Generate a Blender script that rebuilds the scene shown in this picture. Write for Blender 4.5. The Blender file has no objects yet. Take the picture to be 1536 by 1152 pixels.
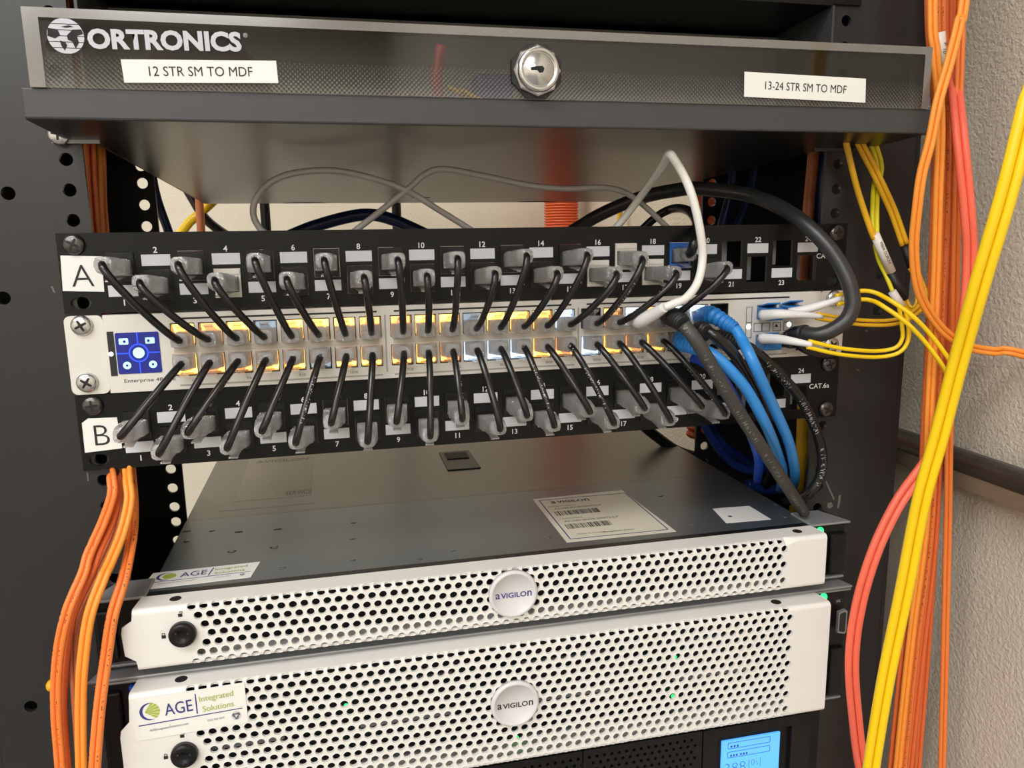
import bpy, bmesh, math, random
from mathutils import Vector, Matrix
from mathutils.geometry import delaunay_2d_cdt
random.seed(7)
sc = bpy.context.scene
C = sc.collection
S = 0.001            # script dimensions are millimetres
ZO = 1.30            # height of the upper patch panel's top edge above the floor (m)

# ------------------------------------------------------------------ camera
RC = ((0.9743525086597309, -0.22450363576293975, -0.015339700052575705),
      (-0.055806872931633555, -0.17503935060666834, -0.9829785443603454),
      (0.21799720595015482, 0.9586236713478367, -0.18307887625149075))
CP = Vector((143.127, -469.427, -7.097)); FPX = 1168.89
cam = bpy.data.cameras.new('camera'); cam_o = bpy.data.objects.new('camera', cam); C.objects.link(cam_o)
cam.sensor_width = 36.0; cam.lens = FPX / 1536 * 36.0; cam.clip_start = 0.01; cam.clip_end = 50
r0, r1, r2 = (Vector(r) for r in RC)
cam_o.matrix_world = Matrix(((r0.x, -r1.x, -r2.x, CP.x * S), (r0.y, -r1.y, -r2.y, CP.y * S), (r0.z, -r1.z, -r2.z, CP.z * S + ZO), (0, 0, 0, 1)))
sc.camera = cam_o
# ------------------------------------------------------------------ world and light
w = bpy.data.worlds.new('world'); sc.world = w; w.use_nodes = True
w.node_tree.nodes['Background'].inputs[0].default_value = (0.95, 0.97, 1.0, 1)
w.node_tree.nodes['Background'].inputs[1].default_value = 0.42
def area(name, loc, size, power, color, rot=(0, 0, 0)):
    l = bpy.data.lights.new(name, 'AREA'); l.shape = 'RECTANGLE'; l.size, l.size_y = size
    l.energy = power; l.color = color
    o = bpy.data.objects.new(name, l); C.objects.link(o); o.location = loc; o.rotation_euler = rot
    return o
LAMPS = [(-0.55, -1.15, 22), (-1.75, -1.15, 20), (-0.55, -2.9, 34), (-1.95, -2.9, 34), (-0.55, -4.4, 26), (-1.95, -4.4, 40)]   # first is the ceiling light; the rest unseen, added for fill and post sheen
for lx, ly, lp_ in LAMPS: area('ceiling_and_fill_lamp', (lx, ly, 2.655), (1.1, 0.55), lp_, (0.985, 0.985, 1.0))
area('ceiling_lamp_rear', (0.0, 0.62, 2.655), (1.1, 0.3), 19, (1.0, 0.96, 0.90))
sc.view_settings.view_transform = 'Standard'
try: sc.view_settings.look = 'None'
except Exception: pass
sc.view_settings.exposure = 0.06; sc.view_settings.gamma = 1.0; sc.view_settings.use_curve_mapping = False

# ------------------------------------------------------------------ helpers
def ray(u, v):
    a, b = (u - 768) / FPX, (v - 576) / FPX
    return r0 * a + r1 * b + r2
def at(u, v, y):
    d = ray(u, v); return CP + d * ((y - CP.y) / d.y)
def atz(u, v, z):
    d = ray(u, v); return CP + d * ((z - CP.z) / d.z)
def atx(u, v, x):
    d = ray(u, v); return CP + d * ((x - CP.x) / d.x)
def lin(c):
    r = []
    for k in c[:3]:
        k = k / 255.0
        r.append(k / 12.92 if k <= 0.04045 else ((k + 0.055) / 1.055) ** 2.4)
    return (*r, 1.0)
def V(p): return p if isinstance(p, Vector) else Vector(p)

def nt(m): return m.node_tree.nodes, m.node_tree.links
def mat(name, rgb, rough=0.5, metal=0.0, var=0.08, scale=60.0, bump=0.0, bscale=400.0, spec=0.5, trans=0.0, coat=0.0):
    """principled material with a faint noise variation of colour and, if asked, fine relief"""
    m = bpy.data.materials.new(name); m.use_nodes = True
    n, l = nt(m); b = n['Principled BSDF']
    col = lin(rgb)
    tc = n.new('ShaderNodeTexCoord'); nz = n.new('ShaderNodeTexNoise'); nz.inputs['Scale'].default_value = scale; nz.inputs['Detail'].default_value = 3
    l.new(tc.outputs['Object'], nz.inputs['Vector'])
    mx = n.new('ShaderNodeMix'); mx.data_type = 'RGBA'
    mx.inputs['A'].default_value = tuple(max(0, k * (1 - var)) for k in col[:3]) + (1,)
    mx.inputs['B'].default_value = tuple(min(1, k * (1 + var)) for k in col[:3]) + (1,)
    l.new(nz.outputs['Fac'], mx.inputs['Factor']); l.new(mx.outputs['Result'], b.inputs['Base Color'])
    b.inputs['Roughness'].default_value = rough; b.inputs['Metallic'].default_value = metal
    b.inputs['Specular IOR Level'].default_value = spec; b.inputs['Transmission Weight'].default_value = trans
    b.inputs['Coat Weight'].default_value = coat
    if bump:
        n2 = n.new('ShaderNodeTexNoise'); n2.inputs['Scale'].default_value = bscale; n2.inputs['Detail'].default_value = 4
        l.new(tc.outputs['Object'], n2.inputs['Vector'])
        bp = n.new('ShaderNodeBump'); bp.inputs['Strength'].default_value = bump; bp.inputs['Distance'].default_value = 0.0006
        l.new(n2.outputs['Fac'], bp.inputs['Height']); l.new(bp.outputs['Normal'], b.inputs['Normal'])
    return m
def emit(name, rgb, strength, var=0.1):
    m = mat(name, rgb, 0.5, var=var); n, l = nt(m); b = n['Principled BSDF']
    b.inputs['Emission Color'].default_value = lin(rgb); b.inputs['Emission Strength'].default_value = strength
    return m
def cable_mat(name, rgb, rough=0.35, ink=None, density=0.52, band=0.13, var=0.06):
    """cable jacket; ink adds a printed legend running along one side of the jacket"""
    m = mat(name, rgb, rough, var=var, scale=30)
    if ink:
        n, l = nt(m); b = n['Principled BSDF']
        uv = n.new('ShaderNodeUVMap'); sp = n.new('ShaderNodeSeparateXYZ'); l.new(uv.outputs['UV'], sp.inputs[0])
        def math_(op, a, bv):
            k = n.new('ShaderNodeMath'); k.operation = op
            for i, q in enumerate((a, bv)):
                if hasattr(q, 'is_output'): l.new(q, k.inputs[i])
                else: k.inputs[i].default_value = q
            return k.outputs[0]
        dist = math_('ABSOLUTE', math_('SUBTRACT', sp.outputs['Y'], 0.5), 0)
        inband = math_('LESS_THAN', dist, band)
        cx = n.new('ShaderNodeCombineXYZ'); l.new(math_('MULTIPLY', sp.outputs['X'], 1.1), cx.inputs[0]); l.new(math_('MULTIPLY', sp.outputs['Y'], 9.0), cx.inputs[1])
        nz = n.new('ShaderNodeTexNoise'); nz.inputs['Scale'].default_value = 1.0; nz.inputs['Detail'].default_value = 0.5; l.new(cx.outputs[0], nz.inputs['Vector'])
        glyph = math_('GREATER_THAN', nz.outputs['Fac'], density)
        # words come in runs along the jacket
        cx2 = n.new('ShaderNodeCombineXYZ'); l.new(math_('MULTIPLY', sp.outputs['X'], 0.045), cx2.inputs[0])
        nz2 = n.new('ShaderNodeTexNoise'); nz2.inputs['Scale'].default_value = 1.0; nz2.inputs['Detail'].default_value = 0; l.new(cx2.outputs[0], nz2.inputs['Vector'])
        run = math_('GREATER_THAN', nz2.outputs['Fac'], 0.44)
        fac = math_('MULTIPLY', math_('MULTIPLY', inband, glyph), run)
        old = b.inputs['Base Color'].links[0].from_socket
        mx = n.new('ShaderNodeMix'); mx.data_type = 'RGBA'; l.new(fac, mx.inputs['Factor']); l.new(old, mx.inputs['A']); mx.inputs['B'].default_value = lin(ink)
        l.new(mx.outputs['Result'], b.inputs['Base Color'])
    return m

class MB:
    """collects geometry in millimetre world (or local) coordinates; build() links it as one mesh object"""
    def __init__(s): s.v = []; s.f = []; s.sm = []; s.uv = {}; s.mi = []
    def add(s, vs, fs, smooth=False, mi=0):
        o = len(s.v); s.v += [V(p) for p in vs]
        for f in fs: s.f.append(tuple(i + o for i in f)); s.sm.append(smooth); s.mi.append(mi)
        return o
    def box(s, x0, x1, y0, y1, z0, z1, mi=0):
        vs = [(x, y, z) for z in (z0, z1) for y in (y0, y1) for x in (x0, x1)]
        s.add(vs, [(0, 2, 3, 1), (4, 5, 7, 6), (0, 1, 5, 4), (2, 6, 7, 3), (0, 4, 6, 2), (1, 3, 7, 5)], mi=mi); return s
    def hexa(s, lo, hi, mi=0):
        """four corners lo and four corners hi (same winding)"""
        s.add(list(lo) + list(hi), [(3, 2, 1, 0), (4, 5, 6, 7), (0, 1, 5, 4), (1, 2, 6, 5), (2, 3, 7, 6), (3, 0, 4, 7)], mi=mi); return s
    def prism(s, poly, d, mi=0):
        """polygon (list of Vector, any plane) extruded by vector d"""
        n = len(poly); p = [V(q) for q in poly]; d = V(d)
        s.add(p + [q + d for q in p], [tuple(range(n - 1, -1, -1)), tuple(range(n, 2 * n))] + [(i, (i + 1) % n, n + (i + 1) % n, n + i) for i in range(n)], mi=mi); return s
    def lathe(s, c, axis, prof, seg=16, smooth=True, mi=0, cap=True):
        """prof: list of (radius, distance along axis)"""
        c, a = V(c), V(axis).normalized(); t = a.orthogonal().normalized(); b = a.cross(t)
        rows = []
        for r, h in prof:
            o = len(s.v); rows.append(o)
            s.v += [c + a * h + (t * math.cos(2 * math.pi * i / seg) + b * math.sin(2 * math.pi * i / seg)) * r for i in range(seg)]
        for k in range(len(prof) - 1):
            for i in range(seg):
                j = (i + 1) % seg
                s.f.append((rows[k] + i, rows[k] + j, rows[k + 1] + j, rows[k + 1] + i)); s.sm.append(smooth); s.mi.append(mi)
        if cap:
            s.f.append(tuple(rows[0] + i for i in range(seg - 1, -1, -1))); s.sm.append(False); s.mi.append(mi)
            s.f.append(tuple(rows[-1] + i for i in range(seg))); s.sm.append(False); s.mi.append(mi)
        return s
    def tube(s, pts, r, seg=10, cap=True, mi=0, up=None, phase=0.0):
        pts = [V(p) for p in pts]; n = len(pts)
        rr = r if isinstance(r, (list, tuple)) else [r] * n
        tan = [(pts[min(i + 1, n - 1)] - pts[max(i - 1, 0)]).normalized() for i in range(n)]
        ref = V(up) if up is not None else Vector((0, -1, 0))
        nx = ref - tan[0] * ref.dot(tan[0])
        if nx.length < 1e-4: nx = tan[0].orthogonal()
        nx.normalize(); L = 0; rows = []
        for i in range(n):
            if i:
                L += (pts[i] - pts[i - 1]).length
                nx = nx - tan[i] * nx.dot(tan[i]); nx.normalize()
            by = tan[i].cross(nx); o = len(s.v); rows.append(o)
            for k in range(seg):
                a = 2 * math.pi * (k / seg) + math.pi + phase
                s.v.append(pts[i] + (nx * math.cos(a) + by * math.sin(a)) * rr[i]); s.uv[len(s.v) - 1] = (L, k / seg)
        for i in range(n - 1):
            for k in range(seg):
                j = (k + 1) % seg
                s.f.append((rows[i] + k, rows[i] + j, rows[i + 1] + j, rows[i + 1] + k)); s.sm.append(True); s.mi.append(mi)
        if cap:
            s.f.append(tuple(rows[0] + i for i in range(seg - 1, -1, -1))); s.sm.append(False); s.mi.append(mi)
            s.f.append(tuple(rows[-1] + i for i in range(seg))); s.sm.append(False); s.mi.append(mi)
        return s
    def mesh(s, name, mats, origin):
        me = bpy.data.meshes.new(name)
        me.from_pydata([((p - origin) * S)[:] for p in s.v], [], s.f)
        for m in (mats if isinstance(mats, (list, tuple)) else [mats]): me.materials.append(m)
        me.polygons.foreach_set('use_smooth', s.sm); me.polygons.foreach_set('material_index', s.mi)
        if s.uv:
            ul = me.uv_layers.new(name='UVMap')
            for p in me.polygons:
                us = [s.uv.get(me.loops[li].vertex_index, (0, 0)) for li in p.loop_indices]
                wrap = max(q[1] for q in us) - min(q[1] for q in us) > 0.5
                for li, q in zip(p.loop_indices, us):
                    ul.data[li].uv = (q[0], q[1] + 1 if wrap and q[1] < 0.5 else q[1])
        me.validate(); me.update(); return me
    def center(s):
        lo = Vector([min(p[i] for p in s.v) for i in range(3)]); hi = Vector([max(p[i] for p in s.v) for i in range(3)])
        return (lo + hi) / 2
    def build(s, name, mats, parent=None, bevel=0.0, label=None, cat=None, group=None, kind=None):
        c = s.center(); me = s.mesh(name, mats, c)
        o = bpy.data.objects.new(name, me); C.objects.link(o)
        wl = c * S + Vector((0, 0, ZO))
        o.location = wl - (wloc(parent) if parent else Vector()); o.parent = parent
        if bevel:
            b = o.modifiers.new('bevel', 'BEVEL'); b.width = bevel * S; b.segments = 2; b.limit_method = 'ANGLE'; b.angle_limit = math.radians(40)
        return tag(o, label, cat, group, kind)
def wloc(o):
    p = Vector()
    while o: p = p + Vector(o.location); o = o.parent
    return p
def tag(o, label=None, cat=None, group=None, kind=None):
    if label: o['label'] = label
    if cat: o['category'] = cat
    if group: o['group'] = group
    if kind: o['kind'] = kind
    return o
def thing(name, base, label, cat, group=None):
    o = bpy.data.objects.new(name, None); C.objects.link(o); o.empty_display_size = 0.01
    o.location = V(base) * S + Vector((0, 0, ZO)); return tag(o, label, cat, group)
def inst(name, me, p, parent, rot=None):
    """another object on shared mesh data, at millimetre point p"""
    o = bpy.data.objects.new(name, me); C.objects.link(o); o.parent = parent
    o.location = V(p) * S + Vector((0, 0, ZO)) - (wloc(parent) if parent else Vector())
    if rot is not None: o.rotation_mode = 'QUATERNION'; o.rotation_quaternion = rot
    return o
def spline(pts, n=8):
    """Catmull-Rom through the points"""
    p = [V(q) for q in pts]
    if len(p) < 3: return [p[0].lerp(p[1], i / n) for i in range(n + 1)]
    e = [p[0] * 2 - p[1]] + p + [p[-1] * 2 - p[-2]]; out = []
    for i in range(1, len(e) - 2):
        a, b, c, d = e[i - 1:i + 3]
        for k in range(n):
            t = k / n
            out.append(0.5 * (2 * b + (c - a) * t + (2 * a - 5 * b + 4 * c - d) * t * t + (3 * b - a - 3 * c + d) * t ** 3))
    return out + [p[-1]]
def bez(a, b, c, d, n=22):
    return [a * (1 - t) ** 3 + b * 3 * t * (1 - t) ** 2 + c * 3 * t * t * (1 - t) + d * t ** 3 for t in (i / n for i in range(n + 1))]
def circ(cx, cy, r, n=12, ph=0.0): return [(cx + r * math.cos(2 * math.pi * i / n + ph), cy + r * math.sin(2 * math.pi * i / n + ph)) for i in range(n)]
def rect(x0, x1, z0, z1): return [(x0, z0), (x1, z0), (x1, z1), (x0, z1)]
def rrect(x0, x1, z0, z1, r, n=4):
    out = []
    for cx, cz, a0 in ((x1 - r, z0 + r, -90), (x1 - r, z1 - r, 0), (x0 + r, z1 - r, 90), (x0 + r, z0 + r, 180)):
        out += [(cx + r * math.cos(math.radians(a0 + 90 * i / n)), cz + r * math.sin(math.radians(a0 + 90 * i / n))) for i in range(n + 1)]
    return out
def plate(mb, outline, holes, fn, th, mi=0, lines=()):
    """a sheet in 2-D with holes; fn(a, b) -> (point, normal); th is the thickness along -normal"""
    pts = [Vector(p) for p in outline]; own = [-1] * len(pts); edges = [(i, (i + 1) % len(pts)) for i in range(len(pts))]; loops = [list(range(len(pts)))]
    for h, hp in enumerate(holes):
        o = len(pts); pts += [Vector(p) for p in hp]; own += [h] * len(hp); k = len(hp)
        edges += [(o + i, o + (i + 1) % k) for i in range(k)]; loops.append([o + i for i in range(k)])
    for ln in lines:
        o = len(pts); pts += [Vector(p) for p in ln]; own += [-1] * len(ln); edges += [(o + i, o + i + 1) for i in range(len(ln) - 1)]
    vs, es, fs, ov, oe, of = delaunay_2d_cdt(pts, edges, [], 1, 1e-6)
    ow = [own[q[0]] if q else -2 for q in ov]
    keep = [f for f in fs if not (ow[f[0]] >= 0 and all(ow[i] == ow[f[0]] for i in f))]
    A = [fn(p[0], p[1]) for p in vs]; n = len(A)
    fr = [a for a, _ in A]; bk = [a - nn * th for a, nn in A]
    test = keep[0]; nrm = (fr[test[1]] - fr[test[0]]).cross(fr[test[2]] - fr[test[0]])
    flip = nrm.dot(A[test[0]][1]) < 0
    F = []
    for f in keep:
        f = tuple(f); g = f[::-1] if flip else f
        F.append(g); F.append(tuple(i + n for i in g[::-1]))
    idx = {q: i for i, qs in enumerate(ov) for q in qs}
    for li, lp in enumerate(loops):
        for i in range(len(lp)):
            a, b = idx[lp[i]], idx[lp[(i + 1) % len(lp)]]
            F.append((a, b, b + n, a + n))
    mb.add(fr + bk, F, mi=mi); return mb
def front(y): return lambda a, b: (Vector((a, y, b)), Vector((0, -1, 0)))
def topf(z): return lambda a, b: (Vector((a, b, z)), Vector((0, 0, 1)))
TEXTS = []
def text(body, c, right, up, h, m, parent, name='lettering', width=None, bold=0.0, lift=0.15):
    TEXTS.append((body, V(c), V(right).normalized(), V(up), h, m, parent, name, width, bold, lift))
def make_texts():
    tmp = []
    for i, t in enumerate(TEXTS):
        cu = bpy.data.curves.new('t', 'FONT'); cu.body = t[0]; cu.offset = t[9]; cu.resolution_u = 3
        o = bpy.data.objects.new('t', cu); C.objects.link(o); tmp.append(o)
    bpy.context.view_layer.update(); dg = bpy.context.evaluated_depsgraph_get()
    for o, (body, c, r, up, h, m, parent, name, width, bold, lift) in zip(tmp, TEXTS):
        me = bpy.data.meshes.new_from_object(o.evaluated_get(dg)); me.name = name
        xs = [v.co.x for v in me.vertices]; ys = [v.co.y for v in me.vertices]
        x0, x1, y0, y1 = min(xs), max(xs), min(ys), max(ys)
        sy = h / (y1 - y0); sx = (width / (x1 - x0)) if width else sy
        up = (up - r * up.dot(r)).normalized(); nrm = r.cross(up)
        for v in me.vertices:
            p = r * ((v.co.x - (x0 + x1) / 2) * sx) + up * ((v.co.y - (y0 + y1) / 2) * sy) + nrm * lift
            v.co = p * S
        me.materials.clear(); me.materials.append(m)
        q = bpy.data.objects.new(name, me); C.objects.link(q); q.parent = parent
        q.location = c * S + Vector((0, 0, ZO)) - (wloc(parent) if parent else Vector())
        cu = o.data; bpy.data.objects.remove(o); bpy.data.curves.remove(cu)
X, Y, Z = Vector((1, 0, 0)), Vector((0, 1, 0)), Vector((0, 0, 1))

# ------------------------------------------------------------------ materials
M = {}
M['post'] = mat('black powder coat', (37, 37, 38), 0.33, bump=0.05, bscale=900, var=0.10, scale=25, spec=0.5)
M['panel'] = mat('black panel enamel', (15, 15, 15), 0.36, bump=0.03, bscale=1500, spec=0.26)
M['jack'] = mat('black keystone plastic', (20, 20, 21), 0.3, spec=0.35)
M['jack_white'] = mat('ivory keystone plastic', (214, 210, 200), 0.4)
M['jack_blue'] = mat('blue keystone plastic', (36, 92, 170), 0.4)
M['label'] = mat('grey label paper', (205, 207, 212), 0.55, var=0.03)
M['paper'] = mat('white label paper', (236, 235, 230), 0.6, var=0.02)
M['ink'] = mat('black ink', (28, 28, 30), 0.6)
M['grey_ink'] = mat('grey ink', (110, 110, 112), 0.6)
M['white_ink'] = mat('white screen print', (226, 226, 226), 0.5)
M['silver_ink'] = mat('silver screen print', (190, 192, 200), 0.4)
M['screw_black'] = mat('black oxide screw', (92, 91, 90), 0.24, 0.9)
M['screw_zinc'] = mat('zinc screw', (205, 205, 205), 0.22, 0.95)
M['recess'] = mat('screw recess', (12, 12, 12), 0.6)
M['cab'] = mat('dark grey cabinet enamel', (62, 62, 63), 0.46, bump=0.14, bscale=260, var=0.06)
M['cab_under'] = mat('satin black steel', (30, 29, 28), 0.30, bump=0.010, bscale=90, spec=0.55, var=0.1, scale=12)
M['void'] = mat('dark interior', (14, 14, 15), 0.7)
M['switch'] = mat('silver white switch metal', (222, 219, 212), 0.36, 0.15, var=0.02)
M['switch_grey'] = mat('switch grey trim', (170, 167, 160), 0.4, 0.2)
M['slot'] = mat('black slot', (16, 16, 22), 0.5)
M['liner'] = mat('port liner', (34, 33, 32), 0.45)
M['lightbar'] = mat('frosted grey port divider', (196, 190, 178), 0.35)
M['gold'] = mat('gold contact', (212, 160, 72), 0.25, 0.9)
M['steel'] = mat('brushed steel', (150, 152, 154), 0.34, 0.35, scale=20)
M['server_top'] = mat('grey zinc plated sheet', (104, 112, 118), 0.30, 0.6, var=0.10, scale=9)
M['server_rear'] = mat('grey server cover', (112, 112, 108), 0.33, 0.7, var=0.06, scale=9)
M['ear'] = mat('black server plastic', (20, 20, 22), 0.36, spec=0.3)
M['bezel'] = mat('white bezel enamel', (232, 230, 225), 0.34, var=0.015, bump=0.02, bscale=600)
M['badge'] = mat('pale grey badge', (214, 212, 214), 0.35, var=0.02)
M['navy_ink'] = mat('navy ink', (52, 56, 128), 0.5)
M['lime_ink'] = mat('lime ink', (168, 186, 72), 0.5)
M['cream'] = mat('cream label', (222, 216, 196), 0.42, var=0.03)
M['yellow'] = cable_mat('yellow fibre jacket', (250, 208, 16), 0.36)
M['yellow_dark'] = cable_mat('amber yellow fibre jacket', (226, 172, 20), 0.4)
M['yellow_green'] = cable_mat('lemon fibre jacket', (222, 208, 26), 0.4)
M['orange'] = cable_mat('orange fibre jacket', (240, 130, 58), 0.42, ink=(120, 60, 26), density=0.6, band=0.06)
M['orange_light'] = cable_mat('light orange fibre jacket', (252, 154, 56), 0.42)
M['orange_deep'] = cable_mat('deep orange fibre jacket', (232, 112, 56), 0.42)
M['coral'] = cable_mat('coral fibre jacket', (248, 112, 86), 0.42)
M['copper'] = cable_mat('brown orange fibre jacket', (206, 120, 78), 0.42)
M['black_cable'] = cable_mat('black slim jacket', (24, 23, 23), 0.22, ink=(150, 150, 150), density=0.585, band=0.075)
M['black_plain'] = cable_mat('black jacket', (24, 23, 24), 0.25)
M['charcoal'] = cable_mat('charcoal jacket', (62, 60, 58), 0.55, ink=(120, 118, 112), density=0.6, band=0.06, var=0.25)
M['thick_black'] = cable_mat('dull black cable', (48, 48, 50), 0.36)
M['grey_cable'] = cable_mat('grey thin jacket', (178, 172, 168), 0.4)
M['white_cable'] = cable_mat('white jacket', (228, 226, 220), 0.35)
M['white_boot'] = mat('white rubber boot', (226, 224, 222), 0.42)
M['navy_cable'] = cable_mat('navy jacket', (20, 38, 84), 0.35)
M['blue_cable'] = cable_mat('sky blue jacket', (52, 138, 214), 0.3)
M['blue_boot'] = mat('blue rubber boot', (40, 122, 198), 0.42)
M['royal'] = cable_mat('royal blue jacket', (28, 78, 198), 0.35)
M['royal_shaded'] = cable_mat('shaded royal jacket', (22, 50, 122), 0.4)  # royal blue with the side gap's shade put into the colour
M['lc_blue'] = mat('blue connector plastic', (34, 110, 178), 0.36)
M['conduit'] = mat('worn conduit steel', (104, 104, 103), 0.26, 0.6, var=0.55, scale=30)
M['strut'] = mat('taupe painted strip', (126, 112, 94), 0.5, var=0.05, scale=20)
M['duct'] = mat('orange corrugated duct', (222, 96, 48), 0.5)
M['maroon'] = mat('maroon reflection and print', (74, 26, 32), 0.4)
M['red_cable'] = cable_mat('red jacket', (190, 40, 64), 0.4)
M['led_green'] = emit('green indicator', (40, 240, 110), 2.2)
M['led_white'] = emit('white indicator', (235, 245, 255), 3.0)
M['amber'] = emit('amber port light', (255, 190, 88), 5.0)
M['amber_dim'] = emit('dim amber port light', (255, 176, 104), 2.2)
M['cool'] = emit('cool white port light', (205, 228, 255), 4.4)
M['cool_dim'] = emit('dim white port light', (190, 205, 220), 0.5)
M['lcd'] = emit('blue backlit display', (84, 160, 246), 0.95, var=0.02)
M['lcd_ink'] = mat('display segment', (40, 66, 150), 0.4)
M['screen'] = emit('touch screen glass', (10, 22, 110), 0.55)
M['screen_line'] = emit('touch screen line', (30, 70, 255), 1.4)
M['screen_icon'] = emit('touch screen icon', (150, 215, 250), 1.5)
M['floor'] = mat('grey floor tile', (112, 108, 102), 0.5, var=0.1, scale=6)
M['ceil'] = mat('white ceiling board', (226, 224, 218), 0.8)
M['sleeve'] = mat('printed white sleeve', (226, 218, 208), 0.5)
M['scuff'] = mat('bare metal scuff', (104, 100, 96), 0.5, var=0.3, scale=300)
M['plate_grey'] = mat('dark grey plate', (104, 102, 98), 0.55, var=0.12, scale=20)
M['faded'] = mat('faded label', (146, 140, 124), 0.4, var=0.05)
M['wax'] = mat('black rubber', (26, 26, 27), 0.5)

def clear_mat(name='clear plug plastic', thru=0.40, gloss=0.21):
    m = bpy.data.materials.new(name); m.use_nodes = True; n, l = nt(m); b = n['Principled BSDF']
    b.inputs['Base Color'].default_value = (0.97, 0.97, 0.96, 1); b.inputs['Roughness'].default_value = 0.05; b.inputs['IOR'].default_value = 1.46
    b.inputs['Transmission Weight'].default_value = 1.0
    tr = n.new('ShaderNodeBsdfTranslucent'); tr.inputs[0].default_value = (0.93, 0.93, 0.92, 1)
    df = n.new('ShaderNodeBsdfDiffuse'); df.inputs[0].default_value = (0.86, 0.86, 0.85, 1)
    tp = n.new('ShaderNodeBsdfTransparent'); tp.inputs[0].default_value = (0.95, 0.95, 0.95, 1)
    tc = n.new('ShaderNodeTexCoord'); wv = n.new('ShaderNodeTexNoise'); wv.inputs['Scale'].default_value = 1150; wv.inputs['Detail'].default_value = 1
    mp = n.new('ShaderNodeMapping'); mp.inputs['Scale'].default_value = (0.55, 1.0, 1.9); l.new(tc.outputs['Object'], mp.inputs['Vector']); l.new(mp.outputs[0], wv.inputs['Vector'])
    bp = n.new('ShaderNodeBump'); bp.inputs['Strength'].default_value = 0.9; bp.inputs['Distance'].default_value = 0.0011; l.new(wv.outputs['Fac'], bp.inputs['Height'])
    gl = n.new('ShaderNodeBsdfGlossy'); gl.inputs['Roughness'].default_value = 0.12; gl.inputs[0].default_value = (0.95, 0.95, 0.95, 1)
    for q in (b, df, gl): l.new(bp.outputs['Normal'], q.inputs['Normal'])
    m1 = n.new('ShaderNodeMixShader'); m1.inputs[0].default_value = 0.5; l.new(tr.outputs[0], m1.inputs[1]); l.new(df.outputs[0], m1.inputs[2])
    m2 = n.new('ShaderNodeMixShader'); m2.inputs[0].default_value = thru; l.new(b.outputs[0], m2.inputs[1]); l.new(tp.outputs[0], m2.inputs[2])
    m3 = n.new('ShaderNodeMixShader'); m3.inputs[0].default_value = 0.13; l.new(m2.outputs[0], m3.inputs[1]); l.new(m1.outputs[0], m3.inputs[2])
    m4 = n.new('ShaderNodeMixShader'); m4.inputs[0].default_value = gloss; l.new(m3.outputs[0], m4.inputs[1]); l.new(gl.outputs[0], m4.inputs[2])
    l.new(m4.outputs[0], n['Material Output'].inputs['Surface']); return m
M['clear'] = clear_mat(); M['clear_thin'] = clear_mat('thin clear plug plastic', 0.72, 0.13)
def smoked_mat():
    m = bpy.data.materials.new('smoked acrylic'); m.use_nodes = True; n, l = nt(m)
    tp = n.new('ShaderNodeBsdfTransparent'); tp.inputs[0].default_value = (0.50, 0.495, 0.485, 1)
    tq = n.new('ShaderNodeBsdfTransparent'); tq.inputs[0].default_value = (0.97, 0.97, 0.96, 1)
    df = n.new('ShaderNodeBsdfDiffuse'); df.inputs[0].default_value = lin((70, 68, 66))
    gl = n.new('ShaderNodeBsdfGlossy'); gl.inputs['Roughness'].default_value = 0.06
    # printed black dots that grow towards the lower edge of the door
    tc = n.new('ShaderNodeTexCoord'); sp = n.new('ShaderNodeSeparateXYZ'); l.new(tc.outputs['Object'], sp.inputs[0])
    def mt(op, a, bv=0.0):
        k = n.new('ShaderNodeMath'); k.operation = op
        for i, q in enumerate((a, bv)):
            if hasattr(q, 'is_output'): l.new(q, k.inputs[i])
            else: k.inputs[i].default_value = q
        return k.outputs[0]
    P = 0.0021
    u = mt('MULTIPLY', mt('ADD', sp.outputs['X'], sp.outputs['Z']), 0.7071 / P * 1.3)
    v = mt('MULTIPLY', mt('SUBTRACT', sp.outputs['X'], sp.outputs['Z']), 0.7071 / P * 1.3)
    su = mt('MULTIPLY', mt('COSINE', mt('MULTIPLY', u, 2 * math.pi)), mt('COSINE', mt('MULTIPLY', v, 2 * math.pi)))
    su = mt('ADD', mt('COSINE', mt('MULTIPLY', u, 2 * math.pi)), mt('COSINE', mt('MULTIPLY', v, 2 * math.pi)))
    # ramp: 0 at the top of the printed band, 1 at the bottom
    ramp = mt('DIVIDE', mt('SUBTRACT', -0.003, sp.outputs['Z']), 0.0145)
    ink = mt('GREATER_THAN', su, mt('SUBTRACT', 1.5, mt('MULTIPLY', ramp, 2.0)))
    ink = mt('MULTIPLY', ink, mt('GREATER_THAN', ramp, 0.0))
    a0_ = n.new('ShaderNodeMixShader'); l.new(ink, a0_.inputs[0]); l.new(tp.outputs[0], a0_.inputs[1]); l.new(tq.outputs[0], a0_.inputs[2])
    a2 = n.new('ShaderNodeMixShader'); l.new(mt('MULTIPLY', ink, 0.10), a2.inputs[0]); l.new(a0_.outputs[0], a2.inputs[1]); l.new(df.outputs[0], a2.inputs[2])
    df.inputs[0].default_value = lin((190, 188, 182))
    a3 = n.new('ShaderNodeMixShader'); a3.inputs[0].default_value = 0.06; l.new(a2.outputs[0], a3.inputs[1]); l.new(gl.outputs[0], a3.inputs[2])
    l.new(a3.outputs[0], n['Material Output'].inputs['Surface']); return m
M['smoked'] = smoked_mat()
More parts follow.
